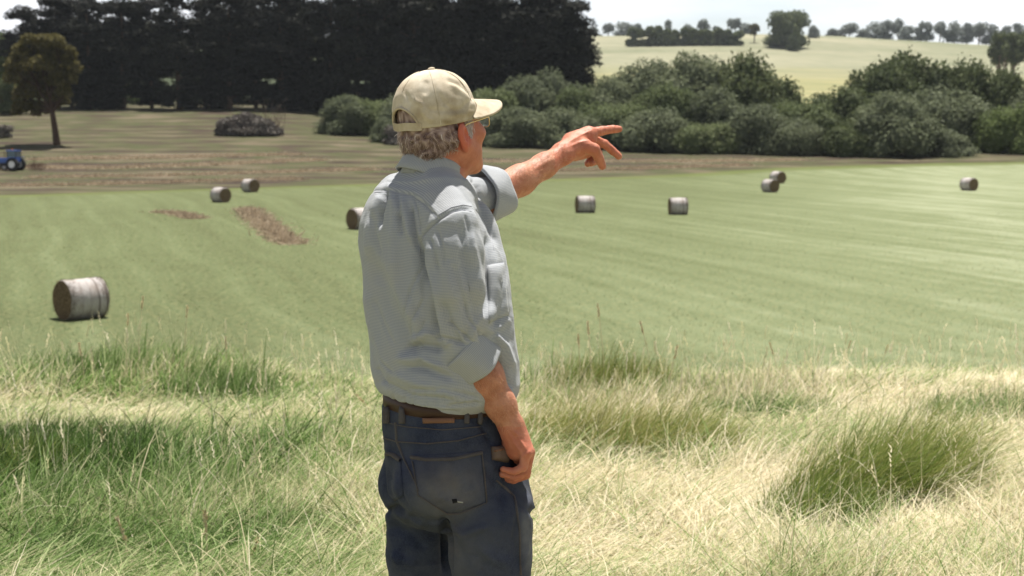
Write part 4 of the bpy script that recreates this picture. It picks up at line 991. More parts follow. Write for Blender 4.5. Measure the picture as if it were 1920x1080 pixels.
# px column of the trunk, distance, top row
plist = [(48, 262, 22), (110, 258, -2), (168, 255, 6), (135, 268, 8), (232, 256, 8), (285, 259, 4), (335, 254, -4), (385, 258, 2), (432, 255, -8), (480, 260, -2), (528, 254, -6), (575, 258, -20), (622, 255, -30), (672, 250, -35), (725, 254, -45),
         (778, 250, -52), (832, 253, -55), (885, 249, -48), (935, 247, -42), (985, 244, -32), (1030, 240, -16), (1070, 238, 8), (205, 266, 14), (410, 268, 15), (555, 270, 10), (1005, 256, -20), (905, 262, -40), (735, 265, -35)]
rng = np.random.default_rng(11); cnt = 0
used = set()
def pine_label(i, px):
    L = ["low flat-topped dark pine at the left end of the stand", "tall dark pine second from the left end of the stand", "tall dark pine standing just right of the brown tree", "dark pine set back behind the brown tree", "dark pine with sky gaps beside its top, third of the front row",
         "dark pine with thin top, fourth of the front row", "dark pine with open top, fifth of the front row", "dark pine above and left of the low grey shrub", "dark pine rising behind the left side of the low grey shrub", "dark pine rising directly behind the low grey shrub",
         "dark pine rising behind the right side of the low grey shrub", "dark pine just left of the first green thicket bushes", "dark pine above the leftmost thicket bush", "tall dark pine left of the man's cap, nearest but one", "tall dark pine immediately left of the man's cap",
         "tall dark pine directly behind the back of the man's cap", "tallest dark pine above the crown of the man's cap", "tall dark pine above the brim of the man's cap", "tall dark pine just right of the man's cap brim", "tall dark pine above the man's pointing forearm",
         "dark pine third from the right end of the stand", "rounded dark pine at the right end of the stand, beside the sky", "dark pine in the back row between second and third front trees", "dark pine in the back row left of the grey shrub", "dark pine in the back row right of the grey shrub",
         "dark pine in the back row above the man's hand", "dark pine in the back row above the man's glasses", "dark pine in the back row left of the man's head"]
    return L[i]
for i, (px, Y, top) in enumerate(plist):
    g = G(px, 200, Y); h = (P(px, top, Y)[2] - g[2]); b = i % 4; src = pines[b]
    if b in used: o = copy_tree(src)
    else: o = src; used.add(b)
    o.location = g; s = h / (25, 28, 26, 27)[b]; wsc = rng.uniform(.92, 1.12); o.scale = (s * wsc, s * wsc, s); o.rotation_euler = (0, 0, rng.uniform(0, 6.28)); tag(o, pine_label(i, px), "pine tree", PG)
# spreading low limbs of the last pine
# ---- willow thicket
def bush(seed, mat, n=17000, size=.21, low=True, lob=14, name="willow_bush"):
    rng = np.random.default_rng(seed); e = empty(name); lobes = []
    for k in range(lob):
        a = rng.uniform(0, 6.28); q = math.sqrt(rng.uniform(0, 1)); x, y = math.cos(a) * q * .72, math.sin(a) * q * .72; top = (1 - .30 * q * q) * rng.uniform(.78, 1.02)
        rz = rng.uniform(.20, .30); lobes.append(((x, y, top - rz), (rng.uniform(.26, .38), rng.uniform(.26, .38), rz)))
        if top > .55: lobes.append(((x * 1.1, y * 1.1, top * .45), (rng.uniform(.28, .38), rng.uniform(.28, .38), .30)))
    for k in range(5): a = k * 1.256 + .3; lobes.append(((math.cos(a) * .6, math.sin(a) * .6, .16), (.36, .36, .22)))
    S = np.array([5., 5., 8.]); L2 = [(tuple(np.array(c) * S), tuple(np.array(r) * S)) for c, r in lobes]
    limbs("trunk", [(bent((rng.normal(0, .3), rng.normal(0, .3), -.3), np.array(L2[k][0]), rng, 5, .05), .16, .05) for k in range(0, len(L2), 2)], BARK, e)
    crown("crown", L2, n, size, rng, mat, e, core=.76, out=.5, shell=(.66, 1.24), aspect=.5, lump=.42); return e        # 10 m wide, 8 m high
wb_ = [bush(21, WILLOW, name="willow_bush"), bush(22, WILLOW, name="willow_bush"), bush(23, DARKLEAF, name="dark_bush"), bush(24, MIDLEAF, name="willow_bush"), bush(25, DARKLEAF, name="dark_tree"), bush(26, LIME, 14000, .2, name="light_green_bush")]
WG = "bushes of the willow thicket along the creek"
# px centre, width px, top row, distance, kind, label
wl = [(648, 80, 182, 212, 0, "grey-green thicket bush at the far left end, left of the man"), (700, 90, 178, 214, 3, "grey-green thicket bush just left of the man's cap"), (725, 50, 222, 200, 1, "small low willow bush touching the man's left shoulder edge"), (655, 46, 172, 232, 3, "bush behind the far left end of the thicket"),
      (775, 110, 172, 208, 1, "willow bush hidden mostly behind the man's head"), (850, 100, 170, 212, 0, "willow bush directly behind the man's glasses"),
      (925, 100, 152, 214, 3, "willow bush just right of the cap brim"), (985, 100, 148, 216, 0, "pale willow bush above the pointing wrist"), (1040, 100, 135, 222, 1, "tall willow bush above the pointing hand, under the last pine"), (1085, 80, 148, 216, 3, "willow bush above the man's pointing fingertip"),
      (965, 105, 205, 200, 0, "low rounded willow bush below the cap brim level, left of the wrist"), (1060, 110, 205, 199, 1, "low willow bush directly behind the pointing hand"), (1150, 105, 180, 203, 3, "mid-height willow bush just right of the fingertip"), (1140, 90, 150, 216, 0, "back willow bush right of the last pine's foot"),
      (1205, 110, 118, 224, 1, "tall grey willow bush with round top, left hump of the thicket"), (1290, 125, 108, 222, 0, "tallest grey-green willow bush of the middle hump"), (1250, 90, 140, 210, 3, "round willow bush in front of the tall middle hump"), (1385, 115, 104, 221, 2, "darker tree rising at the right side of the middle hump"),
      (1340, 100, 170, 206, 0, "willow bush below the darker middle tree"), (1235, 100, 205, 197, 1, "low willow bush in the front row below the left hump"), (1320, 95, 222, 195, 3, "low brownish willow bush in the front row below the middle hump"), (1460, 100, 150, 218, 2, "dark bush sloping down right of the middle hump"),
      (1420, 100, 200, 196, 0, "low rounded willow bush below the darker middle tree"), (1500, 95, 175, 208, 3, "willow bush in the dip of the thicket"), (1545, 80, 178, 215, 2, "dark low bush at the lowest point of the skyline dip"), (1495, 95, 225, 193, 1, "low front bush left of the big rounded willow"),
      (1600, 100, 165, 210, 2, "dark bush at the left foot of the tall right tree"), (1560, 90, 215, 192, 2, "dark low front bush below the dip"), (1695, 140, 84, 219, 4, "tall dark-green tree with ragged top right of the dip"), (1740, 90, 120, 222, 4, "shorter dark tree joined to the right of the tall ragged tree"),
      (1670, 120, 178, 191, 0, "big rounded willow in front of the tall ragged tree"), (1232, 90, 122, 226, 0, "grey willow bush filling behind the left and middle humps"), (1335, 100, 114, 226, 1, "tall willow bush at the back of the middle hump"), (1172, 80, 148, 222, 3, "back bush on the left slope of the thicket"), (1425, 90, 138, 222, 0, "grey-green bush on the right slope of the middle hump"), (1650, 90, 104, 222, 4, "dark bushy tree joined to the left of the tall ragged tree"), (1790, 80, 140, 224, 2, "dark bush filling between the two tall right trees"),
      (1830, 110, 100, 217, 4, "dark multi-stemmed tree second tallest on the right"), (1880, 80, 135, 214, 2, "dark tree leaning to the right picture edge"), (1760, 120, 165, 204, 1, "grey willow between the two tall right trees"),
      (1765, 80, 245, 190, 0, "small low pale bush at the foot of the right trees"), (1840, 100, 205, 200, 2, "dark bush below the second tallest right tree"), (1905, 100, 190, 195, 5, "yellowish-green bush at the right picture edge"), (1960, 110, 150, 205, 0, "willow bush cut by the right picture edge"), (1615, 80, 235, 190, 3, "low grey bush in the front row beside the big rounded willow")]
used = set()
for i, (px, wpx, top, Y, b, lab) in enumerate(wl):
    g = G(px, 280, Y); h = P(px, top, Y)[2] - g[2] + .3; src = wb_[b]
    if b in used: o = copy_tree(src)
    else: o = src; used.add(b)
    o.location = (g[0], g[1], g[2] - .25); s = wpx / FPX * Y / 10 * 1.5; o.scale = (s * rng.uniform(.9, 1.25), s * rng.uniform(.85, 1.1), h / 8.0); o.rotation_euler = (0, 0, rng.uniform(0, 6.28)); tag(o, lab, "tree" if b == 4 else "bush", WG)

# ---- brown tree with trunk, at left
def brown_tree():
    rng = np.random.default_rng(5); Y = 188; g = G(104, 268, Y); e = thing("brown_tree", g, "olive-brown round-crowned tree with a bare trunk at the left, in front of the pines", "tree"); u = Y / FPX
    lobes = []
    poly = [(60, 82, 15, 12), (88, 76, 17, 11), (112, 86, 15, 12), (40, 100, 14, 13), (68, 100, 17, 13), (98, 102, 17, 13), (128, 104, 13, 13), (32, 124, 14, 14), (60, 124, 17, 14), (92, 126, 18, 14), (122, 128, 15, 14), (142, 132, 10, 12), (30, 150, 12, 15), (54, 150, 16, 14),
            (84, 152, 18, 14), (114, 152, 16, 14), (138, 152, 9, 9), (38, 176, 14, 13), (66, 176, 15, 12), (98, 178, 16, 12), (124, 172, 11, 10), (36, 200, 12, 10), (60, 202, 13, 9), (88, 200, 12, 8), (118, 192, 8, 8), (30, 214, 7, 6), (62, 214, 7, 6)]
    for (x, y, rx, rz) in poly:
        p = P(x + rng.normal(0, 2), y + rng.normal(0, 2), Y) - g; q = 1 - ((x - 85) / 75) ** 2; lobes.append(((p[0], rng.uniform(-1, 1) * 2.4 * max(.2, q), p[2]), (rx * u * 1.12, rx * u * 1.3, rz * u * 1.1)))
    tr = [P(106, 272, Y) - g, P(103, 245, Y) - g, P(98, 210, Y) - g, P(90, 165, Y) - g, P(86, 110, Y) - g]
    segs = [(tr, .50, .12)] + [(bent(tr[2], np.array(l[0]), rng, 5, .05), .16, .04) for l in lobes]
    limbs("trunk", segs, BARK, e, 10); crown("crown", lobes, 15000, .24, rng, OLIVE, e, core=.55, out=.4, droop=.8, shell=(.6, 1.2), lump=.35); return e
brown_tree()
# bright tree and low things at the left edge
def blob_tree(name, px, wpx, top, bottom, Y, mat, label, cat, seed, n=5000, size=.3, trunk=True, group=None, core=.75, bare=.2, tmat=None, nl=7):
    rng = np.random.default_rng(seed); g = G(px, bottom, Y); base = P(px, bottom, Y)
    e = thing(name, g, label, cat, group); h = P(px, top, Y)[2] - g[2]; wd = wpx / FPX * Y / 2; lobes = []
    for k in range(nl):
        a = rng.uniform(0, 6.28); q = rng.uniform(.1, .7); z = h * (bare + (1 - bare) * rng.uniform(.25, .85)); rr = rng.uniform(.38, .55)
        lobes.append(((math.cos(a) * q * wd, math.sin(a) * q * wd, z), (wd * rr, wd * rr, min(h * (1 - bare) * .33, wd * rr * 1.1))))
    if bare < .1:
        for k in range(4): lobes.append(((math.cos(k * 1.57) * .5 * wd, math.sin(k * 1.57) * .5 * wd, h * .16), (wd * .5, wd * .5, h * .2)))
    lobes.append(((0, 0, h - h * (1 - bare) * .28), (wd * .6, wd * .6, h * (1 - bare) * .28)))
    if trunk: limbs("trunk", [([(0, 0, -.4), (.03 * h, 0, h * .35), (0, 0, h * .7)], .035 * h, .012 * h)] + [(bent((0, 0, h * bare * .8), l[0], rng, 4, .05), .014 * h, .004 * h) for l in lobes[:5]], tmat or BARK, e, 7)
    crown("crown", lobes, n, size, rng, mat, e, core=core, out=.5, shell=(.6, 1.15)); return e
blob_tree("bright_green_tree", 2, 80, 62, 215, 285, LIME, "bright green tree at the left picture edge beyond the pines", "tree", 31)
blob_tree("green_sapling", 188, 60, 165, 205, 262, DARKLEAF, "dull green bush glimpsed under the pines right of the brown tree", "bush", 32, 2500, .25, bare=.05)
blob_tree("green_sapling", 262, 50, 160, 205, 285, LIME, "pale green bush glimpsed between pine trunks left of the middle gap", "bush", 33, 2500, .25, bare=.05)
blob_tree("green_sapling", 372, 60, 160, 205, 285, DARKLEAF, "dull green bush glimpsed between pine trunks near the grey shrub", "bush", 34, 2500, .25, bare=.05)
blob_tree("low_bush", 20, 60, 150, 205, 240, DARKLEAF, "dark bush low at the left edge beneath the bright tree", "bush", 35, 3000, .25, bare=.05)
# low grey shrub with bare twigs
def grey_shrub():
    rng = np.random.default_rng(8); Y = 205; g = G(465, 250, Y); e = thing("grey_shrub", g, "low wide grey-green shrub with bare twigs in the cut field before the pines", "shrub"); u = Y / FPX; lobes = []
    for (x, y, rx, rz) in [(435, 232, 26, 17), (460, 224, 30, 17), (488, 232, 26, 15), (512, 240, 18, 9), (420, 240, 18, 9), (468, 240, 40, 10), (440, 246, 30, 10), (495, 246, 30, 9)]:
        p = P(x, y, Y) - g; zz = max(.4, p[2] - .5); lobes.append(((p[0], rng.uniform(-.6, .6), zz), (rx * u, rx * u, rz * u)))
    crown("foliage", lobes, 14000, .22, rng, GREYTWIG, e, core=.72, out=.4, shell=(.7, 1.12))
    limbs("twigs", [(bent((p0, 0, 0), (p0 + rng.normal(0, 1.6), rng.normal(0, 1), rng.uniform(2.5, 5.6)), rng, 5, .06), .05, .012) for p0 in rng.uniform(1.5, 4.5, 26)], PALEBARK, e, 4)
grey_shrub()
blob_tree("small_shrub", 8, 30, 236, 256, 198, GREYTWIG, "small dry shrub at the left edge above the tractor", "shrub", 42, 900, .15, False, core=.6, bare=0, nl=4)
blob_tree("small_shrub", 738, 40, 240, 276, 196, GREYTWIG, "dry brown shrub just behind the man's neck at the thicket's foot", "shrub", 43, 1500, .15, False, core=.6, bare=0, nl=4)

# ---- far hill trees
FG = "trees of the dark hedge row on the far hill"
Yh = 800
for i in range(13):
    px = 1186 + i * 16.2; tp = 52 + 4 * math.sin(i * 1.7) + i * .5
    blob_tree("hedge_tree", px, 26, tp, 84, Yh, DARKLEAF, ["leftmost tree of the dark hedge row on the far hill", "second tree from the left end of the far hedge row", "third tree from the left end of the far hedge row", "fourth tree from the left end of the far hedge row", "fifth tree from the left end of the far hedge row",
              "sixth tree from the left of the far hedge row", "middle tree of the dark far hedge row", "sixth tree from the right end of the far hedge row", "fifth tree from the right end of the far hedge row", "fourth tree from the right end of the far hedge row",
              "third tree from the right end of the far hedge row", "second tree from the right end of the far hedge row", "rightmost tree of the dark hedge row on the far hill"][i], "tree", 100 + i, 900, 1.0, group=FG, bare=.05, nl=5)
blob_tree("big_round_tree", 1474, 84, 27, 86, 790, DARKLEAF, "large dark rounded tree alone on the far hill, right of the hedge row", "tree", 131, 7000, .85, bare=0.02, nl=12)
blob_tree("small_round_tree", 1487, 28, 66, 90, 770, DARKLEAF, "small dark round tree at the foot of the big rounded hill tree", "tree", 132, 1200, .7, bare=0.02)
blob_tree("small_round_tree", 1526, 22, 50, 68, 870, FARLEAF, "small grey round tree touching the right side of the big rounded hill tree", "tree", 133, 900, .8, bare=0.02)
blob_tree("lone_brown_tree", 1414, 22, 45, 78, 820, OLIVE, "thin brownish tree between the hedge row and the big rounded tree", "tree", 134, 600, .8, core=.5, bare=.3, nl=5)
far = [(1140, 20, 46, 68), (1170, 30, 42, 68), (1195, 22, 48, 66), (1253, 14, 36, 64), (1320, 16, 38, 64), (1345, 14, 50, 64), (1378, 24, 38, 66), (1398, 20, 48, 66), (1558, 20, 54, 66), (1592, 36, 49, 67), (1640, 34, 43, 70), (1662, 26, 41, 70), (1684, 26, 40, 70), (1705, 24, 50, 72),
       (1737, 30, 43, 74), (1762, 26, 44, 74), (1790, 30, 46, 76), (1812, 26, 44, 77), (1835, 30, 44, 80), (1858, 26, 50, 80), (1885, 28, 48, 82), (1910, 26, 47, 84), (1112, 22, 52, 68), (1223, 18, 50, 66), (1290, 18, 48, 66), (1576, 14, 56, 67), (1722, 20, 54, 74), (1776, 18, 56, 76), (1618, 20, 56, 69), (1940, 30, 46, 84)]
FG2 = "hazy trees along the far hilltop"
fl = ["first", "second", "third", "fourth", "fifth", "sixth", "seventh", "eighth", "ninth", "tenth", "eleventh", "twelfth", "thirteenth", "fourteenth", "fifteenth", "sixteenth", "seventeenth", "eighteenth", "nineteenth", "twentieth", "twenty-first", "twenty-second", "twenty-third", "twenty-fourth", "twenty-fifth", "twenty-sixth", "twenty-seventh", "twenty-eighth", "twenty-ninth", "thirtieth"]
order = sorted(range(len(far)), key=lambda k: far[k][0])
for rank, k in enumerate(order):
    px, wpx, top, bot = far[k]
    where = "above the dark hedge row" if px < 1400 else ("beyond the bare slope" if px < 1730 else "towards the right edge")
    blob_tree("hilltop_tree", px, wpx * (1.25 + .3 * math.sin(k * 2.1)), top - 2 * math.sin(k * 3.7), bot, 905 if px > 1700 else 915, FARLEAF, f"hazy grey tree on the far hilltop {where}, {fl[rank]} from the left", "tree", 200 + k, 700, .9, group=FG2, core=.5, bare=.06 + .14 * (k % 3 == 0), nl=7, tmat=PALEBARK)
for k, (px, wpx, top, bot, Y) in enumerate([(1872, 46, 60, 120, 520), (1898, 44, 62, 122, 515), (1924, 46, 60, 124, 510), (1884, 40, 66, 118, 540)]):
    blob_tree("roadside_tree", px, wpx, top, bot, Y, DARKLEAF, ["tall bare-trunked tree on the right hillside, leftmost of its clump", "middle bare-trunked tree of the right hillside clump", "bare-trunked tree of the hillside clump cut by the right edge", "shorter bare-trunked tree set back in the right hillside clump"][k], "tree", 300 + k, 2200, .6, group="bare-trunked trees on the right hillside", core=.6, bare=.34, tmat=PALEBARK, nl=10)

# ------------------------------------------------------------------ hay bales
def bale_mats():
    t = NT("bale_wrap"); o = t.obj(); sp = t.n("SeparateXYZ"); t.set(sp.inputs[0], o); x = sp.outputs[0]
    fib = t.noise(9, 6, t.mapping(o, (14, 1, 1)), .7)
    c = t.ramp(fib, [(.3, (.25, .215, .20)), (.5, (.41, .38, .37)), (.7, (.58, .55, .54))])
    bands = t.math('SINE', t.math('ADD', t.math('MULTIPLY', x, 24.0), t.math('MULTIPLY', t.noise(1.5, 2), 3.0)))
    c = t.mix(t.math('MULTIPLY', t.ramp(bands, [(.55, 0.0), (.95, 1.0)]), t.ramp(x, [(0.0, .2), (.35, .9)])), c, (.12, .09, .08))
    c = t.mix(t.ramp(t.noise(2.5, 4), [(.45, 0.0), (.75, .6)]), c, (.20, .145, .11))
    W = t.done(t.bsdf(c, .75, t.bump(fib, .7, .03), spec=.25))
    t = NT("bale_straw"); o = t.obj(); sp = t.n("SeparateXYZ"); t.set(sp.inputs[0], o)
    r = t.math('SQRT', t.math('ADD', t.math('MULTIPLY', sp.outputs[1], sp.outputs[1]), t.math('MULTIPLY', sp.outputs[2], sp.outputs[2])))
    an = t.math('ARCTAN2', sp.outputs[2], sp.outputs[1]); spi = t.math('SINE', t.math('ADD', t.math('MULTIPLY', r, 85.0), an))
    f = t.math('ADD', t.math('MULTIPLY', spi, .16), t.noise(14, 6, None, .7))
    c = t.ramp(f, [(.3, (.055, .036, .022)), (.5, (.14, .10, .06)), (.8, (.27, .20, .125))])
    return W, t.done(t.bsdf(c, .95, t.bump(f, 1.0, .04), spec=.1))
BW, BS = bale_mats()
def make_bale(seed):
    rg = np.random.default_rng(seed); e = empty("hay_bale"); Rr, L = .61, 1.22; nu = 72; prof = []
    xs = [-.5, -.492, -.47, -.42] + list(np.linspace(-.38, .38, 26)) + [.42, .47, .492, .5]
    V = []
    for i, x in enumerate(xs):
        ed = abs(x) * 2; rr = Rr * (1 - .055 * max(0, (ed - .82) / .18) ** 2)
        for k in range(nu):
            a = 2 * math.pi * k / nu; V.append((x * L, rr * math.cos(a), rr * math.sin(a)))
    V = np.array(V); lum = .045 * fbm(V * np.array([3, 1.6, 1.6]) + seed, seed, 3) + .012 * fbm(V * 12, seed, 2) + .008 * np.sin(V[:, 0] * 24 + 1) * (V[:, 0] > .1); V[:, 1:] *= (1 + lum)[:, None]
    V[:, 2] = np.where(V[:, 2] < -.56, -.56 - (-.56 - V[:, 2]) * .3, V[:, 2])
    g = np.arange(len(V)).reshape(len(xs), nu); F = np.array([(g[i, k], g[i + 1, k], g[i + 1, (k + 1) % nu], g[i, (k + 1) % nu]) for i in range(len(xs) - 1) for k in range(nu)])
    b = mesh_np("wrapped_side", V, F, BW, e); b.location = (0, 0, .58)
    for s, row_ in ((-1, g[0]), (1, g[-1])):
        rim = V[row_]; Vs = [rim * np.array([1, q, q]) for q in (1.0, .93, .8, .6, .4, .2)]; Vs = np.concatenate(Vs + [np.array([[s * .5 * L, 0, 0]])]); q = np.linalg.norm(Vs[:, 1:], axis=1) / Rr
        Vs[:, 0] += s * (.03 * (1 - q ** 2) + .018 * fbm(Vs * 9, seed + 3, 3)); gg = np.arange(6 * nu).reshape(6, nu); Fq = [(gg[i, k], gg[i, (k + 1) % nu], gg[i + 1, (k + 1) % nu], gg[i + 1, k]) for i in range(5) for k in range(nu)]
        Ft = [(gg[5, k], gg[5, (k + 1) % nu], 6 * nu) for k in range(nu)]
        o = mesh_np("straw_end", Vs, [np.array(Fq), np.array(Ft)], BS, e); o.location = (0, 0, .58)
    # loose wisps
    n = 2600; a = rg.uniform(0, 6.28, n); x = rg.choice([-1, 1], n) * rg.uniform(0, 1, n) ** .3 * .51 * L; p = np.stack([x, Rr * .97 * np.cos(a), Rr * .97 * np.sin(a)], 1); d = rg.normal(size=(n, 3)); d[:, 1:] += p[:, 1:] * 2; d /= np.linalg.norm(d, axis=1)[:, None]
    q = p + d * rg.uniform(.02, .07, n)[:, None]; w_ = np.cross(d, rg.normal(size=(n, 3))); w_ /= np.linalg.norm(w_, axis=1)[:, None]; w_ *= .004
    Vw = np.stack([p - w_, p + w_, q + w_, q - w_], 1).reshape(-1, 3); o = mesh_np("straw_wisps", Vw, np.arange(4 * n).reshape(n, 4), BS, e, smooth=False); o.location = (0, 0, .58)
    return e
b0 = make_bale(1); bvar = [b0, make_bale(7), make_bale(13)]; bused = set()
BGp = "round hay bales on the mown field"
# px, row of the foot, scale, rotation (deg about z; 0 = axis across the view)
bl = [(143, 602, 1.0, 28, "large nearest round hay bale, grey wrapped, brown end facing left"), (675, 431, 1.0, 35, "round hay bale half hidden behind the man's back"), (411, 380, .96, -50, "round hay bale left of its neighbour near the brown field's edge"),
      (467, 361, .98, -52, "round hay bale right of its neighbour at the brown field's edge"), (1098, 400, .95, 14, "round hay bale directly below the pointing hand"), (1273, 403, .93, 12, "round hay bale alone right of the one below the hand"),
      (1446, 361, .96, -48, "nearer hay bale of the overlapping pair on the right"), (1460, 344, 1.0, -50, "farther hay bale partly behind its neighbour on the right"), (1820, 358, .97, -42, "round hay bale farthest right, brown end facing right")]
for i, (px, foot, s, rz, lab) in enumerate(bl):
    Y = 30.0
    for it in range(400):
        p = P(px, foot, Y)
        if p[2] <= tz(p[0], Y) + .0: break
        Y += .5
    src = bvar[(0, 1, 2, 0, 1, 2, 0, 1, 2)[i]]; o = copy_tree(src) if src.name in bused else src; bused.add(src.name)
    o.location = (p[0], Y + .55, float(tz(p[0], Y + .55)) - .02); o.scale = (s, s, s); o.rotation_euler = (0, 0, R(rz) - math.atan2(p[0], Y)); tag(o, lab, "hay bale", BGp)

# ------------------------------------------------------------------ loose hay heaps and windrows
HAYM = leaf_mat("dry_hay", (.20, .15, .10), (.30, .24, .165), (.44, .36, .26), .35, 2.0)
def windrow(pts, wd, h, n, blade, label, seed, name="hay_windrow", group=None):
    rg = np.random.default_rng(seed); pts = np.array(pts, float); sg = np.linalg.norm(np.diff(pts, axis=0), axis=1); cum = np.concatenate([[0], np.cumsum(sg)])
    m = max(12, int(cum[-1] / (wd * .35))); s = np.linspace(0, cum[-1], m); cx = np.interp(s, cum, pts[:, 0]); cy = np.interp(s, cum, pts[:, 1]); tx, ty = np.gradient(cx), np.gradient(cy); l = np.hypot(tx, ty); nx, ny = -ty / l, tx / l; K = 12; V = []
    for j in range(K + 1):
        q = j / K * 2 - 1; wv = 1 + .35 * n2(s, s * 0 + seed, 1 / wd * .8, seed + 2); X = cx + nx * q * wd * .5 * wv; Y = cy + ny * q * wd * .5 * wv
        V.append(np.stack([X, Y, tz(X, Y) - .03 + h * (1 - q * q) * (.7 + .6 * n2(X, Y, .22 / wd, seed)) * np.minimum(1, np.minimum(s, s[::-1]) / wd)], 1))
    V = np.array(V); org = np.array([cx.mean(), cy.mean(), float(tz(cx.mean(), cy.mean()))]); g = np.arange((K + 1) * m).reshape(K + 1, m); F = np.stack([g[:-1, :-1].ravel(), g[:-1, 1:].ravel(), g[1:, 1:].ravel(), g[1:, :-1].ravel()], 1)[:, ::-1]
    VV = V.reshape(-1, 3) - org; i = rg.integers(0, len(VV), n); c = VV[i] + rg.normal(0, wd, (n, 3)) * np.array([1, 1, .04]) * np.where(rg.uniform(0, 1, n) < .42, .30, .06)[:, None]; c[:, 2] = np.maximum(c[:, 2], tz(c[:, 0] + org[0], c[:, 1] + org[1]) - org[2]); d = rg.normal(size=(n, 3)); d[:, 2] = np.abs(d[:, 2]) * .5; d /= np.linalg.norm(d, axis=1)[:, None]; w_ = np.cross(d, rg.normal(size=(n, 3))); w_ /= np.linalg.norm(w_, axis=1)[:, None]
    Lb = (blade * rg.uniform(.5, 1.4, n))[:, None]; w_ *= Lb * .10; Vb = np.stack([c - w_, c + w_, c + d * Lb + w_ * .5, c + d * Lb - w_ * .5], 1).reshape(-1, 3)
    tone = np.concatenate([rg.uniform(.2, .5, len(VV)), np.repeat(rg.uniform(0, 1, n), 4)])
    o = mesh_np(name, np.concatenate([VV, Vb]), np.concatenate([F, np.arange(4 * n).reshape(n, 4) + len(VV)]), HAYM, smooth=False, attrs={"tone": tone}); o.location = org; tag(o, label, "hay", group); return o
def gp(px, py):
    Y = 20.0
    while Y < 320:
        p = P(px, py, Y)
        if p[2] <= float(tz(p[0], Y)): break
        Y += .5
    return (p[0], Y)
windrow([gp(462, 392), gp(485, 412), gp(515, 436), gp(548, 458)], 1.25, .13, 7000, .24, "broad strip of loose brown hay left on the green field beside the man", 1, group="loose hay left on the field")
windrow([gp(298, 398), gp(335, 401), gp(368, 411)], 1.1, .08, 2600, .22, "short thin strip of loose brown hay on the green field at left", 2, group="loose hay left on the field")
WR = [([(-40, 313), (200, 316), (420, 308), (600, 300)], "long row of cut hay, farthest from the green field, right of the tractor"), ([(60, 333), (300, 330), (560, 322), (700, 318)], "long row of cut hay crossing behind the man's shoulder, middle of the brown field"), ([(-60, 350), (150, 347), (380, 340), (560, 336)], "long row of cut hay nearest the green field, left of the man"),
      ([(960, 322), (1150, 318), (1400, 310)], "long row of cut hay below the pointing hand, beyond the bales"), ([(60, 299), (300, 296), (560, 290)], "upper row of cut hay level with the tractor roof"), ([(900, 303), (1200, 303), (1500, 300)], "row of cut hay along the foot of the thicket")]
for k, (pp, lab) in enumerate(WR): windrow([gp(*q) for q in pp], 2.0, .15, 9000, .30, lab, 10 + k, group="rows of cut hay in the brown field")

# ------------------------------------------------------------------ tractor
def box(name, c, d, mat, parent, bev=.03):
    import bmesh
    bm = bmesh.new(); bmesh.ops.create_cube(bm, size=1); bmesh.ops.scale(bm, vec=d, verts=bm.verts); bmesh.ops.bevel(bm, geom=bm.edges[:], offset=min(bev, min(d) * .3), segments=2, affect='EDGES'); bmesh.ops.translate(bm, vec=c, verts=bm.verts)
    me = bpy.data.meshes.new(name); bm.to_mesh(me); bm.free(); o = bpy.data.objects.new(name, me); sc.collection.objects.link(o); me.materials.append(mat); o.parent = parent; return o
def lathe(name, prof, mat, parent, n=32, loc=(0, 0, 0)):
    """profile (y, r) turned round the y axis"""
    V = [(r * math.cos(2 * math.pi * k / n), y, r * math.sin(2 * math.pi * k / n)) for y, r in prof for k in range(n)]; m = len(prof); g = np.arange(m * n).reshape(m, n)
    F = [(g[i, k], g[i, (k + 1) % n], g[i + 1, (k + 1) % n], g[i + 1, k]) for i in range(m - 1) for k in range(n)]; o = mesh_np(name, np.array(V), np.array(F), mat, None); o.parent = parent; o.location = loc; return o
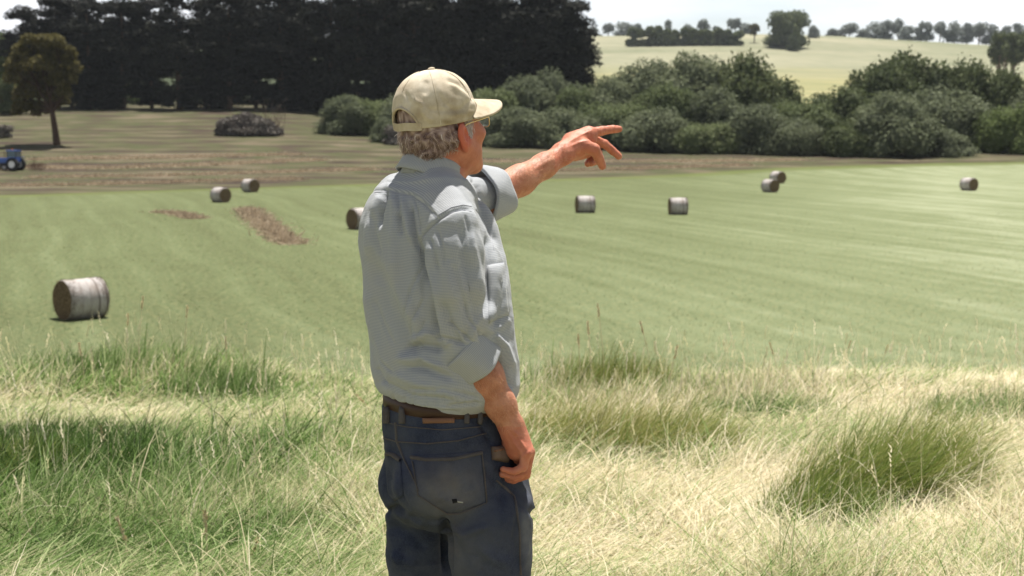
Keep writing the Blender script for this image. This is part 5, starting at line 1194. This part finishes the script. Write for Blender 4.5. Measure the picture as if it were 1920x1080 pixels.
def tractor():
    BLUE = simple("blue_paint", (.04, .11, .38), .35, .5); TYRE = simple("tyre_rubber", (.02, .02, .02), .9); WHITE = simple("white_rim", (.72, .72, .72), .5); GLS = simple("cab_glass", (.10, .15, .18), .1, .6); STEEL = simple("rusty_steel", (.13, .07, .05), .8); ORG_ = simple("orange_plastic", (.75, .20, .03), .5); BLK = simple("black_frame", (.02, .02, .025), .5)
    p = gp(22, 320); e = thing("tractor", (p[0], p[1], float(tz(*p))), "small blue tractor with white wheel rims working in the cut field at left edge", "tractor"); e.rotation_euler = (0, 0, R(168)); e.scale = (.92,) * 3
    box("chassis", (.3, 0, .75), (2.6, .55, .4), BLK, e); h = box("bonnet", (1.15, 0, 1.22), (1.5, .75, .62), BLUE, e, .12); box("grille", (1.92, 0, 1.15), (.06, .6, .45), BLK, h); [box("headlight", (1.93, s * .24, 1.38), (.05, .14, .1), WHITE, h) for s in (-1, 1)]
    c = box("cab", (-.35, 0, 1.35), (1.25, 1.2, .6), BLUE, e, .05); box("windows", (-.35, 0, 1.98), (1.15, 1.14, .75), GLS, c, .04); r = box("roof", (-.35, 0, 2.42), (1.4, 1.35, .14), BLUE, c, .05)
    for sx in (-.95, .25):
        for sy in (-.58, .58): box("cab_post", (sx, sy, 1.98), (.07, .07, .8), BLK, c)
    lathe("beacon", [(0, .09), (0, .09), (.0, .0)], ORG_, c); box("warning_lamp", (-.35, .3, 2.58), (.18, .18, .2), ORG_, c, .06)
    for s in (-1, 1):
        for x, r_, w_ in ((-.6, .78, .42), (1.45, .45, .28)):
            wh = empty("wheel"); wh.parent = e; wh.location = (x, s * .82, r_)
            lathe("tyre", [(-w_ / 2, r_ * .55), (-w_ / 2, r_ * .93), (-w_ * .35, r_), (w_ * .35, r_), (w_ / 2, r_ * .93), (w_ / 2, r_ * .55)], TYRE, wh); lathe("rim", [(-w_ * .4, .02), (-w_ * .42, r_ * .5), (-w_ * .45, r_ * .57), (w_ * .45, r_ * .57), (w_ * .42, r_ * .5), (w_ * .4, .02)], WHITE, wh)
        box("mudguard", (-.6, s * .82, 1.62), (1.1, .5, .06), BLUE, e, .02)
    box("exhaust", (.75, .28, 1.95), (.07, .07, .9), BLK, e)
    rk = thing("hay_rake", (p[0] + 2.9, p[1] - .3, float(tz(p[0] + 2.9, p[1]))), "rusty hay rake hitched behind the blue tractor", "hay rake"); rk.scale = (.9,) * 3
    box("frame", (0, 0, .75), (1.6, .08, .08), STEEL, rk); box("mast", (-.3, 0, 1.2), (.08, .08, 1.3), STEEL, rk); box("drawbar", (-.9, .0, .6), (1.0, .07, .07), STEEL, rk)
    for k in range(4):
        w = empty("rake_wheel"); w.parent = rk; w.location = (-.6 + k * .42, -.1, .55); w.rotation_euler = (0, 0, R(35)); lathe("hoop", [(-.02, .40), (-.02, .46), (.02, .46), (.02, .40), (-.02, .40)], STEEL, w, 24)
        V = []; F = []
        for j in range(16): a = j * math.pi / 8; u = np.array([math.cos(a), 0, math.sin(a)]); q = np.array([-math.sin(a), 0, math.cos(a)]) * .012; b = len(V); V += [u * .02 - q, u * .02 + q, u * .54 + q, u * .54 - q]; F.append((b, b + 1, b + 2, b + 3))
        o = mesh_np("tines", np.array(V), np.array(F), STEEL, None, smooth=False); o.parent = w
tractor()
# ------------------------------------------------------------------ grass
def grass_mat(name, cols, trans=.45):
    t = NT(name); a = t.attr("tone"); c = t.ramp(a, cols); return t.leafy(c, trans, .55)
GRASS = grass_mat("long_grass_blades", [(0, (.035, .065, .015)), (.2, (.085, .160, .034)), (.40, (.185, .280, .085)), (.56, (.34, .42, .19)), (.72, (.52, .49, .29)), (.86, (.66, .58, .39)), (1, (.76, .69, .53))])
def blades(X, Y, L, az, lean, bend, wd, tone, segs=4, zoff=-.02, seedhead=None):
    """vectorised grass: every blade starts upright-ish and arcs over towards az"""
    n = len(X); Z = tz(X, Y) + zoff; h = np.stack([np.cos(az), np.sin(az), np.zeros(n)], 1); pos = np.stack([X, Y, Z], 1); ang = math.pi / 2 - lean
    view = np.stack([X, Y, np.zeros(n)], 1); view /= np.linalg.norm(view, axis=1)[:, None] + 1e-9; sd0 = np.stack([-view[:, 1], view[:, 0], np.zeros(n)], 1)
    rgl = np.random.default_rng(n); tw = rgl.uniform(-1.0, 1.0, n); V = np.zeros((n, segs + 1, 2, 3))
    # random blade facing, independent of the viewer
    fa = rgl.uniform(0, math.pi, n); sd = np.stack([np.cos(fa), np.sin(fa), np.zeros(n)], 1)
    for s in range(segs + 1):
        t = s / segs; ww = (wd * (1 - .85 * t ** 1.5))[:, None]
        V[:, s, 0] = pos - sd * ww; V[:, s, 1] = pos + sd * ww
        st = (L / segs)[:, None]; pos = pos + (h * np.cos(ang)[:, None] + np.array([0, 0, 1.]) * np.sin(ang)[:, None]) * st; ang = ang - bend / segs
        pos[:, 2] = np.maximum(pos[:, 2], tz(pos[:, 0], pos[:, 1]) + .012 + .03 * rgl.uniform(0, 1, n)) if (s < segs and np.isscalar(zoff)) else pos[:, 2]
    base = np.arange(n)[:, None] * (segs + 1) * 2; F = []
    for s in range(segs): F.append(base + np.array([2 * s, 2 * s + 1, 2 * s + 3, 2 * s + 2])[None])
    return V.reshape(-1, 3), np.concatenate(F), np.repeat(tone, (segs + 1) * 2)
def g2(X, Y, cx, cy, sx, sy): return np.exp(-(((X - cx) / sx) ** 2 + ((Y - cy) / sy) ** 2))
def long_grass():
    rg = np.random.default_rng(77); parts = []
    def field(n, y0, y1, seed, mode):
        Yq = (y0 ** -.2 + (y1 ** -.2 - y0 ** -.2) * rg.uniform(0, 1, n)) ** -5.0
        X = rg.uniform(-1, 1, n) * (Yq * .56 + .6)
        if mode == 0:
            nc = 6500; yc = (y0 ** -.2 + (y1 ** -.2 - y0 ** -.2) * rg.uniform(0, 1, nc)) ** -5.0; xc = rg.uniform(-1, 1, nc) * (yc * .56 + .6); k = rg.integers(0, nc, n); use = rg.uniform(0, 1, n) < .62
            rad = (.045 + .05 * rg.uniform(0, 1, nc)) * np.clip(yc / 6, .8, 1.6); dx = rg.normal(0, 1, n) * rad[k]; dy = rg.normal(0, 1, n) * rad[k]
            X = np.where(use, xc[k] + dx, X); Yq = np.where(use, yc[k] + dy, Yq); field.tuft = (use, np.arctan2(dy, dx), rg.normal(0, .17, nc)[k], rg.normal(0, .25, nc)[k], rg.normal(0, .8, nc)[k])
        else: field.tuft = None
        keep = ~((np.hypot(X - person_xy[0], Yq - person_xy[1]) < .28))
        if field.tuft: field.tuft = tuple(q[keep] for q in field.tuft)
        return X[keep], Yq[keep]
    for (n, y0, y1, mode) in ((200000, 3.2, 9.0, 0), (150000, 8.0, 17.0, 0), (110000, 3.2, 15.0, 1), (34000, 1.2, 3.6, 0), (1500, 5.5, 14.5, 2)):
        X, Y = field(n, y0, y1, 1, mode); m = len(X)
        flow = .35 + 2.2 * n2(X, Y, .7, 3, 2) + 1.3 * n2(X, Y, 2.6, 4, 2)        # combed by the wind towards the right
        gr = n2(X, Y, .9, 12, 3); gf = n2(X, Y, 4.5, 13, 2)
        # the shape of the patches: straw on the right, darker green at the left and in a few spots
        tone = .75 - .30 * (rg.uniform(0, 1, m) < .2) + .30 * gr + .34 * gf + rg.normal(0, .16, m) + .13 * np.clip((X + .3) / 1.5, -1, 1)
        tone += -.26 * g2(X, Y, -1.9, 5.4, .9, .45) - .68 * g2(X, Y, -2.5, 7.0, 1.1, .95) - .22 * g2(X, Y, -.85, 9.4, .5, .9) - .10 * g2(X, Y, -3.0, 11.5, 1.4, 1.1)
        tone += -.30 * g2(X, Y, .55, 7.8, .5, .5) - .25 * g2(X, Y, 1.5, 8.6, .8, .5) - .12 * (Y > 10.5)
        L = rg.uniform(.11, .34, m) * (1 + .35 * n2(X, Y, 1.1, 15, 2) + .55 * n2(X, Y, 5.5, 16, 2)) * np.clip(1.35 - Y / 22, .6, 1.2)
        stand = np.clip(.45 + .8 * n2(X, Y, .8, 17, 2), 0, 1)
        up = .6 * g2(X, Y, -3.0, 11.8, 1.5, 1.2) + g2(X, Y, 1.1, 10.5, 1.2, 1.3) + .8 * g2(X, Y, -2.5, 7.4, .8, .7)
        stand = np.clip(stand + up, 0, 1.2)
        if mode == 1:
            lean = rg.uniform(1.0, 1.5, m); bend = rg.uniform(-.1, .5, m); L = L * 1.15; tone = np.clip(tone + .14, 0, 1); az = flow + rg.normal(0, .5, m)
        else:
            lean = np.clip(.35 + .85 * (1 - stand) + rg.normal(0, .22, m), 0, 1.3); bend = 1.9 * (1 - .55 * stand) + rg.normal(0, .4, m); az = flow + rg.normal(0, .95, m)
        if field.tuft:
            use, ta, tt, tl, tz_ = field.tuft; az = np.where(use, flow + tz_ + .0 * ta + rg.normal(0, .45, m), az); out = use & (rg.uniform(0, 1, m) < .55); az = np.where(out, ta + rg.normal(0, .3, m), az); tone = tone + np.where(use, tt, 0); L = L * np.where(use, 1 + tl, 1)
        wd = rg.uniform(.0016, .0046, m) * np.clip(Y / 6.5, .8, 2.2)
        if mode == 2:
            L = rg.uniform(.28, .52, m); lean = np.abs(rg.normal(0, .22, m)); bend = rg.normal(.2, .25, m); wd = rg.uniform(.0010, .0016, m) * np.clip(Y / 6.5, .9, 2); tone = rg.uniform(.7, 1, m); az = rg.uniform(0, 6.28, m)
            hv = []                                                    # drooping seed heads made of short thick blades at the stem tips
            for q in range(5):
                zt = L * (.80 + .05 * q); hx = X + np.cos(az) * np.sin(lean + .1) * zt; hy_ = Y + np.sin(az) * np.sin(lean + .1) * zt
                hv.append((hx, hy_, zt * np.cos(lean) - .01, rg.uniform(.02, .04, m), az + rg.normal(0, .9, m), lean + .3, tone))
            for hx, hy_, hz, hl, ha, hle, ht in hv: parts.append(blades(hx, hy_, hl, ha, hle, np.full(m, .4), wd * 2.2, ht, 2, zoff=hz))
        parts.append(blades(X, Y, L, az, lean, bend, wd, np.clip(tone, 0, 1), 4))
    off = 0; Vs, Fs, Ts = [], [], []
    for V, F, T in parts: Vs.append(V); Fs.append(F + off); Ts.append(T); off += len(V)
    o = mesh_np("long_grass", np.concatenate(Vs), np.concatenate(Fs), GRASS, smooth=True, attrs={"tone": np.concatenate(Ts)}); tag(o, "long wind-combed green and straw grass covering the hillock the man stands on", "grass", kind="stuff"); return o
def stubble():
    rg = np.random.default_rng(9); n = 110000; Y = (22 ** -1.0 + (95 ** -1.0 - 22 ** -1.0) * rg.uniform(0, 1, n)) ** -1.0; X = rg.uniform(-1, 1, n) * (Y * .44 + 2)
    c = .97 * X + .33 * Y; row_ = np.sin(c * 1.75) + .5 * np.sin(c * 4.1); tone = np.clip(.42 + .10 * row_ + rg.normal(0, .16, n) + .2 * n2(X, Y, .15, 3, 2) + .010 * X, 0, 1)
    V, F, T = blades(X, Y, rg.uniform(.03, .09, n) * (1 + .3 * row_).clip(.5, 2), rg.uniform(0, 6.28, n), rg.uniform(.1, 1.2, n), np.full(n, .6), rg.uniform(.004, .010, n) * np.clip(Y / 40, .8, 2), tone, 1)
    m = grass_mat("mown_stubble", [(0, (.055, .075, .025)), (.4, (.11, .135, .05)), (.7, (.20, .215, .11)), (1, (.36, .33, .20))], .25)
    o = mesh_np("mown_stubble", V, F, m, smooth=False, attrs={"tone": T}); tag(o, "short mown stubble and clippings over the green field", "grass", kind="stuff")
stubble()
person_xy = (float(M(860, 900)[0]), 3.14)
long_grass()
OLG = grass_mat("olive_grass_blades", [(0, (.06, .10, .018)), (.3, (.14, .205, .042)), (.55, (.25, .28, .075)), (.8, (.40, .36, .15)), (1, (.56, .48, .28))], .5)
def tussock(px, py, Y, rx, ry, n, L0, az0, tn, label, seed, spread=.5, lean0=.35, mat=OLG, name="grass_tussock", group="tall grass tussocks on the hillock"):
    rg = np.random.default_rng(seed); x0 = P(px, py, Y)[0]; a = rg.uniform(0, 6.28, n); q = np.sqrt(rg.uniform(0, 1, n)); X = x0 + rx * q * np.cos(a); Yv = Y + ry * q * np.sin(a); L = L0 * rg.uniform(.45, 1.1, n) * (1.1 - .4 * q)
    tone = np.clip(tn + rg.normal(0, .2, n) + .25 * n2(X, Yv, 5, seed), 0, 1); V, F, T = blades(X, Yv, L, az0 + rg.normal(0, spread, n), np.clip(lean0 + rg.normal(0, .2, n), 0, 1.3), .7 + rg.normal(0, .35, n), rg.uniform(.0012, .0026, n) * max(1, Y / 6.5), tone, 5)
    g = np.array([x0, Y, float(tz(x0, Y))]); o = mesh_np(name, V - g, F, mat, attrs={"tone": T}); o.location = g; tag(o, label, "grass tuft", group); return o
def hy(px, py):          # distance where a row of the hillock lies
    Y = 3.5
    while Y < 16:
        p = P(px, py, Y)
        if p[2] <= float(tz(p[0], Y)): break
        Y += .02
    return Y
for k, (px, py, rx, ry, n, L0, az, tn, lab, sp_, ln, mt) in enumerate([
    (1520, 990, .26, .16, 1900, .36, .3, .22, "dark green low tussock at lower right, left foot of the big olive tuft", .9, .5, OLG),
    (1590, 955, .36, .20, 2400, .62, .25, .38, "largest olive-brown tussock leaning right at lower right", .5, .60, OLG),
    (1680, 925, .34, .22, 2000, .66, .2, .46, "olive-brown tussock with tall dry tips at the right end of the big tuft", .5, .55, OLG),
    (1060, 845, .50, .28, 2600, .44, .2, .66, "reddish-brown dry tussock just right of the man's hip", .5, .4, OLG),
    (1215, 860, .46, .30, 2400, .48, .3, .58, "straw-brown leaning tussock right of the reddish one", .5, .5, OLG),
    (1420, 790, .50, .35, 3000, .30, .3, .30, "green low tussock in the middle of the right slope", .7, .6, GRASS),
    (120, 850, .60, .5, 5200, .26, .6, .04, "dark green tussock at the left picture edge", .9, .4, GRASS),
    (30, 900, .35, .3, 2600, .30, .6, .25, "dull dark tussock below the dark green one at the left edge", .9, .4, OLG),
    (425, 745, .40, .4, 1500, .36, 1.2, .34, "mixed green upright tussock left of the man on the crest", .9, .2, GRASS),
    (255, 705, .5, .4, 1800, .34, .8, .45, "mixed green tussock with seed heads on the left crest", .9, .25, GRASS),
    (1130, 745, .5, .4, 2600, .45, .8, .55, "tall dry tussock with pale stalks on the crest right of the man", .7, .2, OLG),
    (480, 1010, .35, .25, 2600, .30, -.1, .22, "fresh green tussock combed right at the bottom left", .4, .9, GRASS),
    (1850, 800, .5, .4, 2400, .34, .8, .40, "pale green tussock near the right picture edge", .8, .4, GRASS)]):
    tussock(px, py, hy(px, py), rx, ry, n, L0, az, tn, lab, 500 + k, sp_, ln, mt)
# single tall seed stalks
STALK = simple("dry_stalk", (.62, .52, .34), .7); 
def stalk(px, py, top, lx, label, seed, head=.10):
    rg = np.random.default_rng(seed); Y = hy(px, py); g = np.array([P(px, py, Y)[0], Y, 0.]); g[2] = float(tz(g[0], Y)); tp = P(px + lx, top, Y) - g; e = thing("seed_stalk", g, label, "grass stalk", "single tall seed stalks above the grass")
    mid = np.array([tp[0] * .35, .01, tp[2] * .55]); limbs("stem", [([(0, 0, 0), mid, tp], .0030, .0018)], STALK, e, 5)
    d = tp - mid; d /= np.linalg.norm(d); n = 70; t = rg.uniform(0, 1, n); c = tp - d * (t * head)[:, None]; dr = d * 1.0 + rg.normal(0, .35, (n, 3)); dr /= np.linalg.norm(dr, axis=1)[:, None]; w_ = np.cross(dr, rg.normal(size=(n, 3))); w_ /= np.linalg.norm(w_, axis=1)[:, None]; w_ *= .0038
    L = .022; V = np.stack([c, c + dr * L * .5 + w_, c + dr * L, c + dr * L * .5 - w_], 1).reshape(-1, 3); mesh_np("seed_head", V, np.arange(4 * n).reshape(n, 4), STALK, e, smooth=False)
for k, (px, py, top, lx, lab) in enumerate([(236, 720, 590, 4, "tall pale seed stalk on the left crest, nearest the big bale"), (258, 715, 558, 10, "tallest bent seed stalk below the big bale"), (160, 745, 645, -12, "short seed stalk at the left of the crest"), (345, 700, 575, 6, "thin seed stalk alone right of the big bale"),
    (425, 745, 632, -2, "dark-based stalk on the crest left of the man"), (1135, 750, 572, -14, "tallest pale stalk on the crest right of the man"), (1110, 752, 605, -8, "second pale stalk, just left of the tallest right one"), (1090, 760, 628, -6, "short pale stalk nearest the man on the right crest"),
    (1225, 740, 605, -24, "dark leafy weed stalk right of the pale stalks"), (1250, 760, 650, 20, "bent weed stalk leaning right on the crest"), (1460, 720, 645, -16, "thin stalk in the middle of the right crest"), (1575, 700, 640, 20, "thin leaning stalk on the far right crest"), (1645, 705, 648, 20, "short leaning stalk farthest right on the crest"),
    (700, 790, 742, -30, "pale stalk beside the man's belt at the left"), (240, 1060, 975, -18, "bent stalk rising at the bottom left"), (388, 1075, 960, -4, "upright stalk in the lower left grass"), (470, 1070, 1010, 14, "short bent stalk at the bottom left of centre"), (195, 870, 800, -6, "thin straw stalk in front of the dark left tussock"), (210, 905, 850, 16, "straw stalk lying right beside the dark left tussock")]):
    stalk(px, py, top, lx, lab, 700 + k)
# ------------------------------------------------------------------ haze
def haze():
    t = NT("haze_air"); pv = t.n("ShaderNodeVolumePrincipled".replace("ShaderNode", "")); pv.inputs['Color'].default_value = (.80, .87, .96, 1); pv.inputs['Density'].default_value = HAZE; pv.inputs['Anisotropy'].default_value = .2
    t.t.links.new(pv.outputs[0], t.out.inputs['Volume']); x0, x1, y0, y1, z0, z1 = -5200, 5200, -120, 6800, -160, 130
    V = np.array([(x, y, z) for z in (z0, z1) for x, y in ((x0, y0), (x1, y0), (x1, y1), (x0, y1))], float); F = np.array([(3, 2, 1, 0), (4, 5, 6, 7), (0, 1, 5, 4), (1, 2, 6, 5), (2, 3, 7, 6), (3, 0, 4, 7)])
    o = mesh_np("haze", V, F, t.m, smooth=False); tag(o, kind="stuff")
HAZE = .00007
if HAZE: haze()
